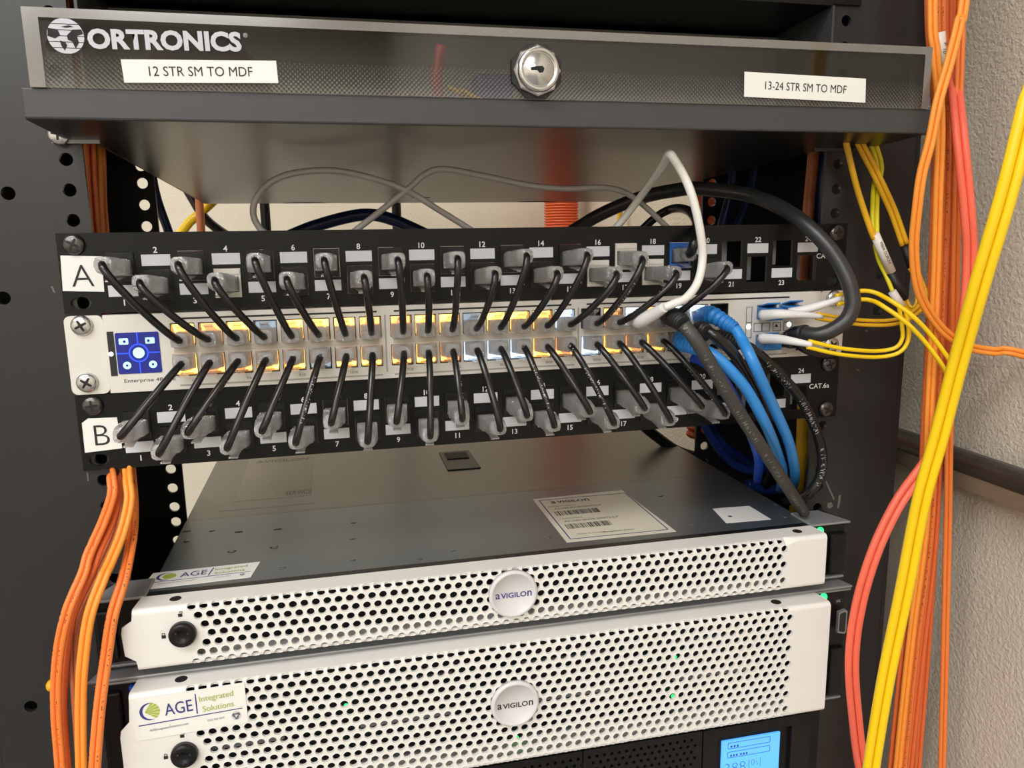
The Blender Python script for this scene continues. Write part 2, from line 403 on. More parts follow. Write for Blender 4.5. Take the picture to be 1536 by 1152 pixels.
def edge_mat():
    m = bpy.data.materials.new('acrylic edge'); m.use_nodes = True; n, l = nt(m)
    tp = n.new('ShaderNodeBsdfTransparent'); tp.inputs[0].default_value = (0.75, 0.74, 0.72, 1)
    df = n.new('ShaderNodeBsdfDiffuse'); df.inputs[0].default_value = lin((150, 145, 142))
    gl = n.new('ShaderNodeBsdfGlossy'); gl.inputs['Roughness'].default_value = 0.15
    a1 = n.new('ShaderNodeMixShader'); a1.inputs[0].default_value = 0.5; l.new(tp.outputs[0], a1.inputs[1]); l.new(df.outputs[0], a1.inputs[2])
    a2 = n.new('ShaderNodeMixShader'); a2.inputs[0].default_value = 0.12; l.new(a1.outputs[0], a2.inputs[1]); l.new(gl.outputs[0], a2.inputs[2])
    l.new(a2.outputs[0], n['Material Output'].inputs['Surface']); return m
M['edge'] = edge_mat()
def wall_mat(name, rgb, strength):
    m = mat(name, rgb, 0.62, var=0.05, scale=14); n, l = nt(m); b = n['Principled BSDF']
    tc = n.new('ShaderNodeTexCoord'); vo = n.new('ShaderNodeTexNoise'); vo.inputs['Scale'].default_value = 300; vo.inputs['Detail'].default_value = 4.0; vo.inputs['Roughness'].default_value = 0.58; vo.inputs['Distortion'].default_value = 0.4
    l.new(tc.outputs['Object'], vo.inputs['Vector'])
    rp = n.new('ShaderNodeValToRGB'); rp.color_ramp.elements[0].position = 0.30; rp.color_ramp.elements[1].position = 0.74; l.new(vo.outputs['Fac'], rp.inputs[0])
    bp = n.new('ShaderNodeBump'); bp.inputs['Strength'].default_value = strength; bp.inputs['Distance'].default_value = 0.0022
    l.new(rp.outputs['Color'], bp.inputs['Height']); l.new(bp.outputs['Normal'], b.inputs['Normal']); return m
M['wall'] = wall_mat('textured beige wall paint', (216, 207, 190), 0.45)
M['wall_back'] = wall_mat('textured cream wall paint', (222, 214, 196), 0.2)

# ------------------------------------------------------------------ room
FZ = -1300
X0, Y0 = -3300, -5400
MB().box(X0, 600, Y0, 1020, FZ - 30, FZ).build('floor', M['floor'], kind='structure')
MB().box(X0, 600, Y0, 1020, 1400, 1430).build('ceiling', M['ceil'], kind='structure')
MB().box(600, 640, Y0, 1020, FZ, 1400).build('wall_right', M['wall'], kind='structure')
MB().box(X0, 600, 980, 1020, FZ, 1400).build('wall_back', M['wall_back'], kind='structure')
MB().box(X0 - 40, X0, Y0, 1020, FZ, 1400).build('wall_left', M['wall_back'], kind='structure')
MB().box(X0, 600, Y0 - 40, Y0, FZ, 1400).build('wall_front', M['wall_back'], kind='structure')

# conduit and its strip along the right wall
pc = [atx(1345, 668, 584), atx(1536, 712, 584)]
pz = (pc[0].z + pc[1].z) / 2
MB().tube([(584, 96, pz), (584, -900, pz)], 9.2, 18).build('conduit_pipe', M['conduit'], label='worn dark steel conduit pipe running along the right wall', cat='pipe')
st0, st1 = atx(1536, 729, 577).z, atx(1536, 770, 577).z
MB().box(577, 599.5, -900, 130, st1, st0).build('wall_strip', M['strut'], bevel=0.6, label='smooth taupe strip fixed to the wall under the conduit pipe', cat='strip')
LN_ = ['over the rack aisle by the right wall', 'added unseen for fill over the rack aisle away from the right wall', 'added unseen for post sheen in the second row by the right wall', 'added unseen for post sheen in the second row away from the right wall', 'added unseen for post sheen in the last row by the right wall', 'added unseen for post sheen in the last row away from the right wall', 'behind the rack']
for (lx, ly), ln in zip([(l[0] * 1000, l[1] * 1000) for l in LAMPS] + [(0, 620)], LN_):
    fx = MB(); plate(fx, rect(lx - 590, lx + 590, ly - 310 if ly < 0 else ly - 180, ly + 310 if ly < 0 else ly + 180), [], lambda a_, b_: (Vector((a_, b_, 1368)), Vector((0, 0, -1))), 30)
    fx.build('ceiling_and_fill_panel', M['ceil'], bevel=3, label='flat white ceiling light panel ' + ln, cat='ceiling light', group='ceiling lights')  # all but the first and rear panels dress the added lamps

# ------------------------------------------------------------------ rack
rack = thing('equipment_rack', (241, 90, FZ), 'black steel two post equipment rack with a column of round holes', 'rack')
EIA = [k * 44.45 - d for k in range(-8, 5) for d in (6.35, 22.225, 38.1)]
def flange(x0, x1, y, hx, extra, rear=False):
    b = MB(); holes = [circ(hx, z, 3.5 if not rear else 4.0, 14) for z in EIA] + [circ(a, c, 3.6, 14) for a, c in extra]
    plate(b, rect(x0, x1, FZ, 700), holes, front(y), 2.6)
    return b.build('rear_flange' if rear else 'front_flange', M['post'], rack)
flange(-64, 17.5, 2.0, 9, [(-20.7, 20.6), (-29.5, -34.2), (-44, -274)])
flange(465, 535, 2.0, 473.8, [(511, -34.1), (511.5, -60.1)])
flange(-64, 17.5, 178, 9, [], True); flange(465, 535, 178, 473.8, [], True)
MB().box(-66, -63, 1.8, 181, FZ, 700).build('web', M['post'], rack); MB().box(533, 536, 1.8, 181, FZ, 700).build('web', M['post'], rack)
MB().box(-66, 536, 0, 182, 700, 706).build('top_bar', M['post'], rack)
for pts in ([(1238, 722), (1240, 721), (1252, 748), (1250, 750), (1244, 736)], [(1241, 755), (1247, 753), (1250, 759), (1245, 763), (1241, 761)], [(1258, 744), (1261, 742), (1261, 750), (1258, 763), (1256, 762)], [(130, 708), (132, 709), (133, 722), (131, 721)], [(1296, 494), (1302, 496), (1301, 498)], [(1282, 552), (1289, 555), (1288, 557)], [(76, 430), (79, 429), (83, 440), (80, 438)]):
    MB().prism([at(u, v, 1.95) for u, v in pts], (0, 0.1, 0)).build('scuff_mark', M['scuff'], rack)

def screw_meshes():
    o = Vector((0, 0, 0))
    hd = MB().lathe((0, 0, 0), (0, -1, 0), [(5.6, 0), (5.6, 1.2), (5.0, 2.3), (3.6, 2.95), (1.2, 3.1)], 18)
    ws = MB().lathe((0, 0, 0), (0, -1, 0), [(6.6, -0.2), (6.6, 0.5)], 18, smooth=False)
    rc = MB()
    for a in (0.5, 0.5 + math.pi / 2):
        c, s_ = math.cos(a), math.sin(a); d = Vector((c, 0, s_)); q = Vector((-s_, 0, c))
        for sg in (1, -1):
            rc.prism([d * 0.0 * sg + q * 0.8 + Y * -3.2, d * 3.3 * sg + q * 0.55 + Y * -3.0, d * 3.3 * sg - q * 0.55 + Y * -3.0, d * 0.0 * sg - q * 0.8 + Y * -3.2], (0, 0.6, 0))
    return hd, ws, rc
_h, _w, _r = screw_meshes()
ME_SCREW = {k: _h.mesh('screw', M[k], Vector()) for k in ('screw_black', 'screw_zinc')}
ME_REC = _r.mesh('recess', M['recess'], Vector())
def screw(p, parent, kind='screw_black', ang=0.0):
    o = inst('screw', ME_SCREW[kind], p, parent); r = bpy.data.objects.new('recess', ME_REC); C.objects.link(r); r.parent = o; r.rotation_euler = (0, ang, 0)
    return o

# ------------------------------------------------------------------ patch panels
def jack_mesh():
    b = MB(); plate(b, rect(-7.1, 7.1, -8.1, 8.1), [rect(-5.95, 5.95, -5.2, 3.6)], front(-0.9), 3.0)
    b.box(-7.0, -5.95, 2, 16, -7.9, 7.9).box(5.95, 7.0, 2, 16, -7.9, 7.9).box(-7, 7, 2, 16, 3.6, 7.9).box(-7, 7, 2, 16, -7.9, -5.2).box(-7, 7, 14, 16, -7.9, 7.9)
    b.box(-6.6, 6.6, -1.5, -0.9, 5.0, 7.6)
    return b
JB = jack_mesh(); ME_JACK = {k: JB.mesh('jack', M[k], Vector()) for k in ('jack', 'jack_white', 'jack_blue')}
ME_LABEL = MB().box(-7.5, 7.5, -0.35, 0, -3.1, 3.1).mesh('port_label', M['label'], Vector())
PX = lambda n: 12.33 + 18.375 * n
def jz(n): return -19.1 if n % 2 else -29.2
def patch_panel(z0, letter, whites, blues, opens, label):
    t = thing('patch_bay', (241, 0, z0 - 44), label, 'patch panel', 'patch panels around the switch')
    b = MB(); holes = []
    for n in range(1, 25): holes.append(rect(PX(n) - 7.25, PX(n) + 7.25, z0 + jz(n) - 8.25, z0 + jz(n) + 8.25))
    for hx in (8.75, 473.85):
        for dz in (-6.35, -38.1): holes.append([(hx + c * 1.5, z0 + dz + d) for c, d in circ(0, 0, 3.5, 16)])
    plate(b, rect(0, 482.6, z0 - 43.9, z0 - 0.4), holes, front(0), 1.9)
    b.box(22, 460, 1.9, 22, z0 - 1.9, z0 - 0.4).box(22, 460, 1.9, 22, z0 - 43.9, z0 - 42.4)
    b.build('face_plate', M['panel'], t)
    if opens:
        for n in opens:
            bb = MB(); bb.box(PX(n) + 1.2, PX(n) + 4.8, 16, 19, z0 + jz(n) - 8, z0 + jz(n) + 8); bb.build('bracket', M['steel'], t)
    for n in range(1, 25):
        zz = z0 + jz(n)
        if n not in opens: inst('jack', ME_JACK['jack_white' if n in whites else 'jack_blue' if n in blues else 'jack'], (PX(n), 0, zz), t)
        ev = n % 2 == 0
        inst('port_label', ME_LABEL, (PX(n), 0, z0 + (-15.6 if ev else -32.0)), t)
        text(str(n), (PX(n), 0, z0 + (-10.0 if ev else -38.5)), X, Z, 3.3, M['white_ink'], t, 'number', bold=0.018)
    text('CAT.6a', (468, 0, z0 - 21.5), X, Z, 3.4, M['white_ink'], t, bold=0.01, width=15.5)
    for hx in (8.75, 473.85): screw((hx, 0, z0 - 6.35), t, ang=random.random() * 3)
    screw((473.85, 0, z0 - 38.1), t, ang=1) if letter == 'B' else None
    # letter sticker
    if letter == 'A':
        q = [Vector((1.5, -0.5, z0 - 12.2)), Vector((21.7, -0.5, z0 - 13.0)), Vector((21.2, -0.5, z0 - 32.2)), Vector((0.6, -0.5, z0 - 31.2))]
    else:
        q = [Vector((5.5, -0.5, z0 - 13.6)), Vector((20.5, -0.5, z0 - 14.0)), Vector((21.5, -0.5, z0 - 32.0)), Vector((2.0, -0.5, z0 - 33.2)), Vector((2.2, -0.5, z0 - 16.0))]
    st = MB().prism(q, (0, 0.45, 0)).build('letter_sticker', M['paper'], t)
    text(letter, (11.2, -0.5, z0 - 23.2) if letter == 'A' else (11.8, -0.5, z0 - 23.6), X, Z, 11.6, M['ink'], st, 'letter', bold=-0.012)
    return t
PA = patch_panel(0.0, 'A', (4, 16, 17, 18), (19,), (21, 22, 23, 24), 'upper black 24 port patch panel with a white sticker lettered A')
PB = patch_panel(-88.9, 'B', (), (), (21, 22, 23, 24), 'lower black 24 port patch panel with a white sticker lettered B')

# ------------------------------------------------------------------ switch
sw = thing('network_switch', (241, 0, -88.6), 'silver white rack switch with a blue touch screen and glowing ports', 'network switch')
SY = -2.6
def colx(k): return 59.8 + 14.87 * k if k < 8 else 182 + 14.55 * (k - 8) if k < 16 else 301 + 14.7 * (k - 16)
NC = 23
UPZ, LOZ = -57.2, -74.2
b = MB(); holes = []
for k in range(NC): holes += [rect(colx(k) - 6.5, colx(k) + 6.5, UPZ - 6.2, UPZ + 6.6), rect(colx(k) - 6.5, colx(k) + 6.5, LOZ - 6.6, LOZ + 6.2)]
for r in range(2):
    for cx in (423.5, 439.5): holes.append(rect(cx - 7.2, cx + 7.2, (-62.2, -82)[r], (-52.4, -72.2)[r]))
plate(b, rect(19.3, 463.4, -88.4, -44.9), holes, front(SY), 1.6)
b.box(19.3, 463.4, -1.0, 25, -46.0, -44.9).box(19.3, 463.4, -1.0, 25, -88.4, -87.3)
b.build('face_plate', M['switch'], sw)
for x0, x1 in ((-0.5, 19.0), (463.8, 482.8)):
    e = MB(); plate(e, rrect(x0, x1, -88.6, -44.9, 3.2), [], front(-1.6), 1.5); e.build('ear', M['switch'], sw)
for p in ((8.4, -1.6, -50.1), (7.8, -1.6, -81.8), (473.8, -1.6, -50.1), (473.8, -1.6, -81.8)): screw(p, sw, 'screw_zinc', random.random() * 3)
for x0, x1 in ((56, 168), (178, 288), (298, 440)): MB().box(x0, x1, SY - 0.15, SY, -48.6, -47.6).build('vent_slot', M['slot'], sw)
MB().box(54.5, 168.5, SY - 0.5, SY, -67.4, -63.8).build('divider_bar', M['lightbar'], sw); MB().box(177, 288.5, SY - 0.5, SY, -67.4, -63.8).build('divider_bar', M['lightbar'], sw); MB().box(296, 396, SY - 0.5, SY, -67.4, -63.8).build('divider_bar', M['lightbar'], sw)
for x0, x1 in ((56, 170), (177, 290), (298, 440)): MB().box(x0, x1, SY - 0.15, SY, -86.6, -85.6).build('trim_line', M['switch_grey'], sw)
for xs in (172.6, 292.6): MB().box(xs - 0.5, xs + 0.5, SY - 0.2, SY, -84.5, -50).build('block_seam', M['switch_grey'], sw)
# ports: each a dark liner with a light pipe round the plug
LN = MB(); plate(LN, rect(-6.45, 6.45, -6.4, 6.4), [rect(-6.0, 6.0, -5.9, 5.9)], front(SY + 0.2), 9)
LN.box(-6.4, 6.4, 9, 10, -6.4, 6.4); ME_LINER = LN.mesh('port', M['liner'], Vector())
LP = MB(); LP.box(-5.7, 5.7, 4.0, 5.4, -5.6, 5.6).box(-5.4, -3.6, 0.0, 3.0, 3.4, 5.6).box(3.6, 5.4, 0.0, 3.0, 3.4, 5.6)
ME_LP = {k: LP.mesh('light_pipe', M[k], Vector()) for k in ('amber', 'amber_dim', 'cool', 'cool_dim')}
UPC = 'A d A c a A A d d A A c A A A C o d C d C C o'.split()
LOC = 'A d d a A c A A d A d C C C A d C A d a o C o'.split()
KEY = {'A': 'amber', 'a': 'amber', 'd': 'amber_dim', 'C': 'cool', 'c': 'cool_dim', 'o': None}
import mathutils
FLIP = mathutils.Quaternion((0, 1, 0), math.pi)
for k in range(NC):
    for row, z, cc in ((0, UPZ, UPC), (1, LOZ, LOC)):
        o = inst('port', ME_LINER, (colx(k), 0, z), sw)
        m = KEY[cc[k]]
        if m: inst('light_pipe', ME_LP[m], (colx(k), 0, z), o, FLIP if row else None)
for k in range(0, NC, 2): text('%d/%d' % (2 * k + 1, 2 * k + 2), (colx(k) + 4, SY, -83.6), X, Z, 1.5, M['grey_ink'], sw)
# touch screen
MB().box(20.6, 24.0, SY - 0.3, SY, -78.8, -54.0).build('screen_strip', M['ink'], sw)
MB().lathe((21.8, SY - 0.3, -66.4), (0, -1, 0), [(1.2, 0), (1.2, 0.25)], 14, False).build('status_dot', M['led_white'], sw)
scr = MB(); plate(scr, rrect(24.6, 47.2, -78.0, -54.9, 1.0), [], front(SY - 0.35), 0.35); scr = scr.build('touch_screen', M['screen'], sw)
SC = Vector((36.0, SY - 0.5, -66.4))
rg = MB(); plate(rg, circ(SC.x, SC.z, 5.2, 28), [circ(SC.x, SC.z, 4.5, 28)], front(SC.y), 0.1)
rg.box(SC.x - 0.28, SC.x + 0.28, SC.y, SC.y + 0.1, -78, SC.z - 4.8).box(SC.x - 0.28, SC.x + 0.28, SC.y, SC.y + 0.1, SC.z + 4.8, -55).box(24.8, SC.x - 4.8, SC.y, SC.y + 0.1, SC.z - 0.28, SC.z + 0.28).box(SC.x + 4.8, 47, SC.y, SC.y + 0.1, SC.z - 0.28, SC.z + 0.28)
rg.build('screen_cross', M['screen_line'], scr)
ic = MB(); plate(ic, circ(SC.x, SC.z, 3.0, 22), [], front(SC.y), 0.1); ic.build('screen_icon', M['screen_icon'], scr)
for dx, dz, kind in ((-7.2, 6.6, 'box'), (6.4, 6.6, 'box'), (-6.6, -6.8, 'disc'), (6.8, -6.8, 'disc')):
    ic = MB(); cx, cz = SC.x + dx, SC.z + dz
    if kind == 'box': plate(ic, rrect(cx - 2.4, cx + 2.4, cz - 1.6, cz + 1.8, 0.6), [circ(cx + (0.4 if dx < 0 else -0.8), cz, 0.85, 10)], front(SC.y), 0.1)
    else: plate(ic, circ(cx, cz, 2.1, 18), [circ(cx, cz, 0.75, 8)], front(SC.y), 0.1)
    ic.build('screen_icon', M['screen_icon'], scr)
text('Enterprise 48 PoE', (40.5, SY, -82.2), X, Z, 2.6, M['ink'], sw, width=27)
# SFP cages
for r, z in ((0, -57.3), (1, -77.1)):
    for cx in (423.5, 439.5):
        g = MB(); plate(g, rect(cx - 7.1, cx + 7.1, z - 4.8, z + 4.8), [rect(cx - 6.5, cx + 6.5, z - 4.2, z + 4.2)], front(SY - 0.5), 18); g.box(cx - 6.6, cx + 6.6, 14, 15, z - 4.3, z + 4.3); g.build('sfp_cage', M['steel'], sw)
pm = MB(); plate(pm, rect(408.6, 413.0, -74.5, -53.5), [rect(409.1, 412.5, -63.6, -54), rect(409.1, 412.5, -74, -64.2)], front(SY - 0.12), 0.12); pm.build('port_marking', M['grey_ink'], sw)
for dx, m in ((417.5, 'steel'), (423.5, 'steel'), (431.5, 'gold'), (439.5, 'steel')):
    g = MB(); plate(g, rect(dx - 3, dx + 3, -70.5, -64.5), [rect(dx - 2.5, dx + 2.5, -70, -65)], front(SY - 0.12), 0.12); g.build('port_marking', M['grey_ink'], sw)
for x, z in ((410.6, -66.8), (440.6, -66.3)): MB().lathe((x, SY, z), (0, -1, 0), [(1.6, 0), (1.6, 0.3)], 14, False).build('indicator', M['led_white'], sw)
text('▲', (431.2, SY, -66.6), X, Z, 2.2, M['ink'], sw)
MB().lathe((447.5, SY, -83.5), (0, -1, 0), [(1.0, 0), (1.0, 0.12)], 12, False).build('reset_hole', M['ink'], sw)

# ------------------------------------------------------------------ clear modular plugs and patch cables
def ring_loft(b, secs, mi=0):
    """secs: list of (y, halfwidth, halfheight, zshift, cornerradius)"""
    rows = []
    for y, hw, hh, dz, r in secs:
        p = rrect(-hw, hw, -hh + dz, hh + dz, r, 2); o = len(b.v); b.v += [Vector((a, y, c)) for a, c in p]; rows.append((o, len(p)))
    for (o, n), (q, _) in zip(rows, rows[1:]):
        for i in range(n):
            j = (i + 1) % n; b.f.append((o + i, o + j, q + j, q + i)); b.sm.append(True); b.mi.append(mi)
    for (o, n), rev in ((rows[0], True), (rows[-1], False)):
        f = tuple(range(o, o + n)); b.f.append(f[::-1] if rev else f); b.sm.append(False); b.mi.append(mi)
def plug(length, cm='clear'):
    """axis along -y, latch below; front of the plug reaches 6 mm into the jack"""
    L = length; b = MB()
    ring_loft(b, [(6, 5.7, 3.9, 0, 0.5), (0, 5.8, 4.0, 0, 0.5), (-0.45 * L, 5.8, 4.0, 0, 0.6), (-0.5 * L, 5.4, 4.1, 0, 1.2), (-0.62 * L, 5.7, 4.3, 0, 1.4), (-0.86 * L, 5.0, 4.2, 0, 2.2), (-L, 4.2, 3.9, 0, 2.6)])
    for i in range(4): b.box(-5.9, 5.9, -(0.10 + 0.1 * i) * L - 0.02 * L, -(0.10 + 0.1 * i) * L + 0.02 * L, -4.15, 4.25)
    for i in range(3): b.lathe((0, -(0.70 + 0.09 * i) * L, 0), (0, -1, 0), [(4.4 - 0.2 * i, 0), (4.75 - 0.2 * i, 0.35), (4.4 - 0.2 * i, 0.9)], 16)
    b.lathe((0, -L + 0.3, 0), (0, -1, 0), [(3.0, 0), (3.0, 0.9), (2.5, 1.2)], 14)
    me = b.mesh('plug', M[cm], Vector())
    c = MB()
    lo = [Vector((-3.1, 4, -4.1)), Vector((3.1, 4, -4.1)), Vector((2.2, -0.42 * L - 1, -7.2)), Vector((-2.2, -0.42 * L - 1, -7.2))]
    c.hexa(lo, [p + Vector((0, 0, 0.9)) for p in lo])
    lo = [Vector((-2.2, -0.42 * L - 1, -7.2)), Vector((2.2, -0.42 * L - 1, -7.2)), Vector((2.6, -0.62 * L - 1, -8.4)), Vector((-2.6, -0.62 * L - 1, -8.4))]
    c.hexa(lo, [p + Vector((0, 0, 0.9)) for p in lo])
    g = MB()
    for i in range(8): g.box(-3.9 + i * 1.02, -3.4 + i * 1.02, 2.0, 5.4, 2.2, 4.05)
    return me, c.mesh('latch', M[cm], Vector()), g.mesh('wires', [M['cable_wires'] if 'cable_wires' in M else M['gold']], Vector())
ME_PLUG_L, ME_LATCH_L, ME_WIRE_L = plug(30)
ME_PLUG_S, ME_LATCH_S, ME_WIRE_S = plug(11, 'clear_thin')
def add_plug(parent, base, d, long=True, flip=False):
    """base: middle of the jack face; d: direction in which the plug sticks out"""
    q = Vector((0, -1, 0)).rotation_difference(V(d).normalized())
    if flip: q = q @ FLIP
    o = inst('plug', ME_PLUG_L if long else ME_PLUG_S, base, parent, q)
    l_ = bpy.data.objects.new('latch', ME_LATCH_L if long else ME_LATCH_S); C.objects.link(l_); l_.parent = o
    g = bpy.data.objects.new('contacts', ME_WIRE_L if long else ME_WIRE_S); C.objects.link(g); g.parent = o
    return o
A_EXIT = {1: (151, 396), 2: (207, 423), 3: (265.7, 396), 4: (320, 419.4), 5: (381.6, 389.5), 6: (428.5, 418), 7: (485.6, 389.5), 8: (546.8, 415.5), 9: (597.5, 389.5), 10: (640.5, 413), 11: (686, 387), 12: (743.4, 409), 13: (791.5, 383), 14: (837, 409), 15: (882, 381.7), 16: (926, 410), 17: (964, 388), 18: (1016, 409), 20: (1091.7, 401)}
B_EXIT = {1: (181, 654), 2: (238, 680), 3: (281, 648.5), 4: (340, 672), 5: (392, 646), 6: (442.6, 664), 7: (496, 634), 8: (550.7, 661.6), 9: (593.6, 631.6), 10: (644.4, 653.7), 11: (692.6, 627.7), 12: (750, 643), 13: (790, 622.5), 14: (830.6, 638), 15: (884.4, 617), 16: (920, 634.5), 17: (966, 611.6), 18: (1004.7, 630), 19: (1052, 608.7), 20: (1086, 620)}
NUM = 'zero one two three four five six seven eight nine ten eleven twelve thirteen fourteen fifteen sixteen seventeen eighteen nineteen twenty'.split()
def patch_cable(n, panel):
    upper = panel == 'A'; z0 = 0 if upper else -88.9
    base = Vector((PX(n), -1.0, z0 + jz(n) - 0.8))
    ex = at(*(A_EXIT if upper else B_EXIT)[n], -33 if upper else -31)
    d = (ex - base).normalized()
    d = Vector((d.x * 0.9, d.y, max(-0.35, min(0.3, d.z)))).normalized()
    t = thing('patch_cable', base, 'black patch cable with clear plugs from port %s of panel %s %s to the switch' % (NUM[n], panel, 'down' if upper else 'up'), 'patch cable', 'patch cables of panel %s' % panel)
    add_plug(t, base, d, True)
    sx = colx(n - 1); sz = UPZ - 2.2 if upper else LOZ + 2.2
    sb = Vector((sx, SY, sz)); add_plug(t, sb, (0, -1, 0), False, flip=upper)
    p0 = base + d * 24; p1 = base + d * 30.5; s1 = sb + Vector((0, -10.5, 0)); s0 = sb + Vector((0, -5, 0))
    dx = sx - p1.x
    hA = 9 + 3 * random.random(); hS = 10 + 3 * random.random() + abs(dx) * 0.05
    c1 = p1 + d * hA + Vector((dx * 0.04, 0, -5 if upper else -1)); c2 = s1 + Vector((-dx * 0.10, -hS, 3 if upper else -3))
    path = [p0] + bez(p1, c1, c2, s1, 22) + [s0]
    MB().tube(path, 2.05, 10, phase=random.uniform(-1.2, 1.2)).build('jacket', M['black_cable'] if random.random() < 0.6 else M['black_plain'], t)
for n in sorted(A_EXIT): patch_cable(n, 'A')
for n in sorted(B_EXIT): patch_cable(n, 'B')

# ------------------------------------------------------------------ fibre cabinet above the panels
TILT = 0.039
def under(y): return 47.8 - TILT * y
cab = thing('fiber_cabinet', (241, 160, 34), 'dark grey fibre cabinet with a smoked clear front door and a round lock', 'cabinet')
# bottom tray: sags slightly towards the rear; wide flange in front of the posts
tr = MB()
def slab(x0, x1, y0, y1, th):
    lo = [Vector((x0, y0, under(y0))), Vector((x1, y0, under(y0))), Vector((x1, y1, under(y1))), Vector((x0, y1, under(y1)))]
    tr.hexa(lo, [p + Z * th for p in lo])
slab(10.8, 491.8, -57, -1, 1.6); slab(22, 463, -1, 390, 1.6)
tr.build('bottom_tray', M['cab_under'], cab)
for xx in (22, 461.5):
    sd = MB(); sd.prism([(xx, -1, under(-1)), (xx, 390, under(390)), (xx, 390, under(390) + 88), (xx, -1, under(-1) + 88)], (1.5, 0, 0)); sd.build('side_wall', M['cab'], cab)
rw = MB(); rw.box(22, 463, 388, 390, 34, 122); rw.build('rear_wall', M['cab'], cab)
tp = MB(); tp.prism([(22, -1, under(-1) + 87), (463, -1, under(-1) + 87), (463, 390, under(390) + 87), (22, 390, under(390) + 87)], (0, 0, 1.5)); tp.build('top_cover', M['panel'], cab)
lp = MB().box(10.8, 491.8, -59, -55.6, 50.0, 63.8); lp.build('front_lip', M['cab'], cab, bevel=1.0)
for ex, sgn in ((10.8, 1), (490.0, -1)): MB().box(ex, ex + 1.8, -57, 0, 50.2, 60).build('side_gusset', M['cab'], cab)
for nx in (120, 370):
    nb = MB(); nb.prism([(nx + 22 * math.cos(a * math.pi / 12), 389 + 9 * -abs(math.sin(a * math.pi / 12)), under(385) - 0.3) for a in range(13)], (0, 0, 0.25)); nb.build('cable_notch', M['void'], cab)
MB().box(226, 244, 330, 333, under(332) - 0.3, under(332)).build('stamped_slot', M['void'], cab)
MB().box(4, 27, -1.2, 0.8, 46.0, 56.5).build('mounting_ear', M['steel'], cab); MB().box(455, 479, -1.2, 0.8, 46.0, 56.5).build('mounting_ear', M['cab'], cab)
screw((8.2, -1.2, 50.5), cab, 'screw_zinc', 0.6)
# door
DX0, DX1, DZ0, DZ1, DY = 15.5, 487.5, 63.8, 97.6, -60.0
dr = MB(); dr.box(DX0, DX1, DY, DY + 2.6, DZ0, DZ1); door = dr.build('door', M['smoked'], cab)
ed = MB(); plate(ed, rect(DX0, DX1, DZ0 - 0.2, DZ1), [rect(DX0 + 6.5, DX1 - 4.5, DZ0 - 0.1, DZ1 - 4.2)], front(DY - 0.3), 0.25)
ed.build('door_edge', M['edge'], door)
ret = MB(); ret.box(DX0, DX1, DY + 2.6, DY + 14, DZ1 - 2.4, DZ1).box(DX0, DX0 + 2.4, DY + 2.6, DY + 14, DZ0, DZ1 - 2.4).box(DX1 - 2.4, DX1, DY + 2.6, DY + 14, DZ0, DZ1 - 2.4); ret.build('door_return', M['edge'], door)
# stickers on the door
def door_quad(pxs, body, h, name='door_label'):
    q = [at(u, v, DY - 0.8) for u, v in pxs]
    st = MB().prism(q, (0, 0.4, 0)).build(name, M['paper'], door)
    c = sum(q, Vector()) / 4; r = (q[1] - q[0] + q[2] - q[3]); up = (q[0] - q[3] + q[1] - q[2])
    text(body, c, r, up, h, M['ink'], st, width=r.length / 2 * 0.67); return st
door_quad([(181, 89), (414, 91), (417.5, 124.5), (186.5, 124)], '12 STR SM TO MDF', 4.3)
door_quad([(1117, 107.5), (1299, 118), (1298, 154), (1116.5, 145)], '13-24 STR SM TO MDF', 4.3)
# printed maker's name and globe
y_ = DY - 0.35
a0, a1 = at(131, 58, y_), at(362, 63, y_)
text('ORTRONICS', (a0 + a1) / 2, a1 - a0, Z, 8.9, M['silver_ink'], door, bold=0.042, width=(a1 - a0).length)
text('®', at(368, 53, y_), X, Z, 2.0, M['silver_ink'], door)
gc = at(98.5, 54, y_); gr = 7.6
for i in range(6):
    z0_, z1_ = -gr + i * 2 * gr / 6 + 0.16, -gr + (i + 1) * 2 * gr / 6 - 0.16
    pts = [(math.sqrt(max(0, gr * gr - z * z)), z) for z in [z0_ + (z1_ - z0_) * k / 6 for k in range(7)]]
    poly = [(gc.x + a, gc.z + c) for a, c in pts] + [(gc.x - a, gc.z + c) for a, c in pts[::-1]]
    if i in (0, 5):
        poly = [p for j, p in enumerate(poly) if not (j and (Vector(p) - Vector(poly[j - 1])).length < 0.01)]
    g = MB(); g.prism([(a, y_, c) for a, c in poly], (0, 0.1, 0)); g.build('globe_band', M['silver_ink'], door)
for poly in ([(-7, 3.2), (-3, 2.6), (-2.2, 0.2), (-4.5, -1.2), (-7.4, -0.2)], [(0.5, 0.2), (3.2, 2.8), (6.6, 3.0), (7.4, 1.2), (4.6, 0.2), (5.2, -2.6), (3.6, -5.2), (2.4, -2.2), (0.8, -1.6)], [(-2.6, -2.0), (-0.4, -2.6), (0.2, -4.0), (-1.0, -6.2), (-2.2, -4.2)], [(-1.5, 3.9), (2.0, 4.6), (3.6, 4.0), (0.5, 3.5)]):
    MB().prism([(gc.x + a, y_ - 0.15, gc.z + c) for a, c in poly], (0, 0.1, 0)).build('globe_shape', M['void'], door)
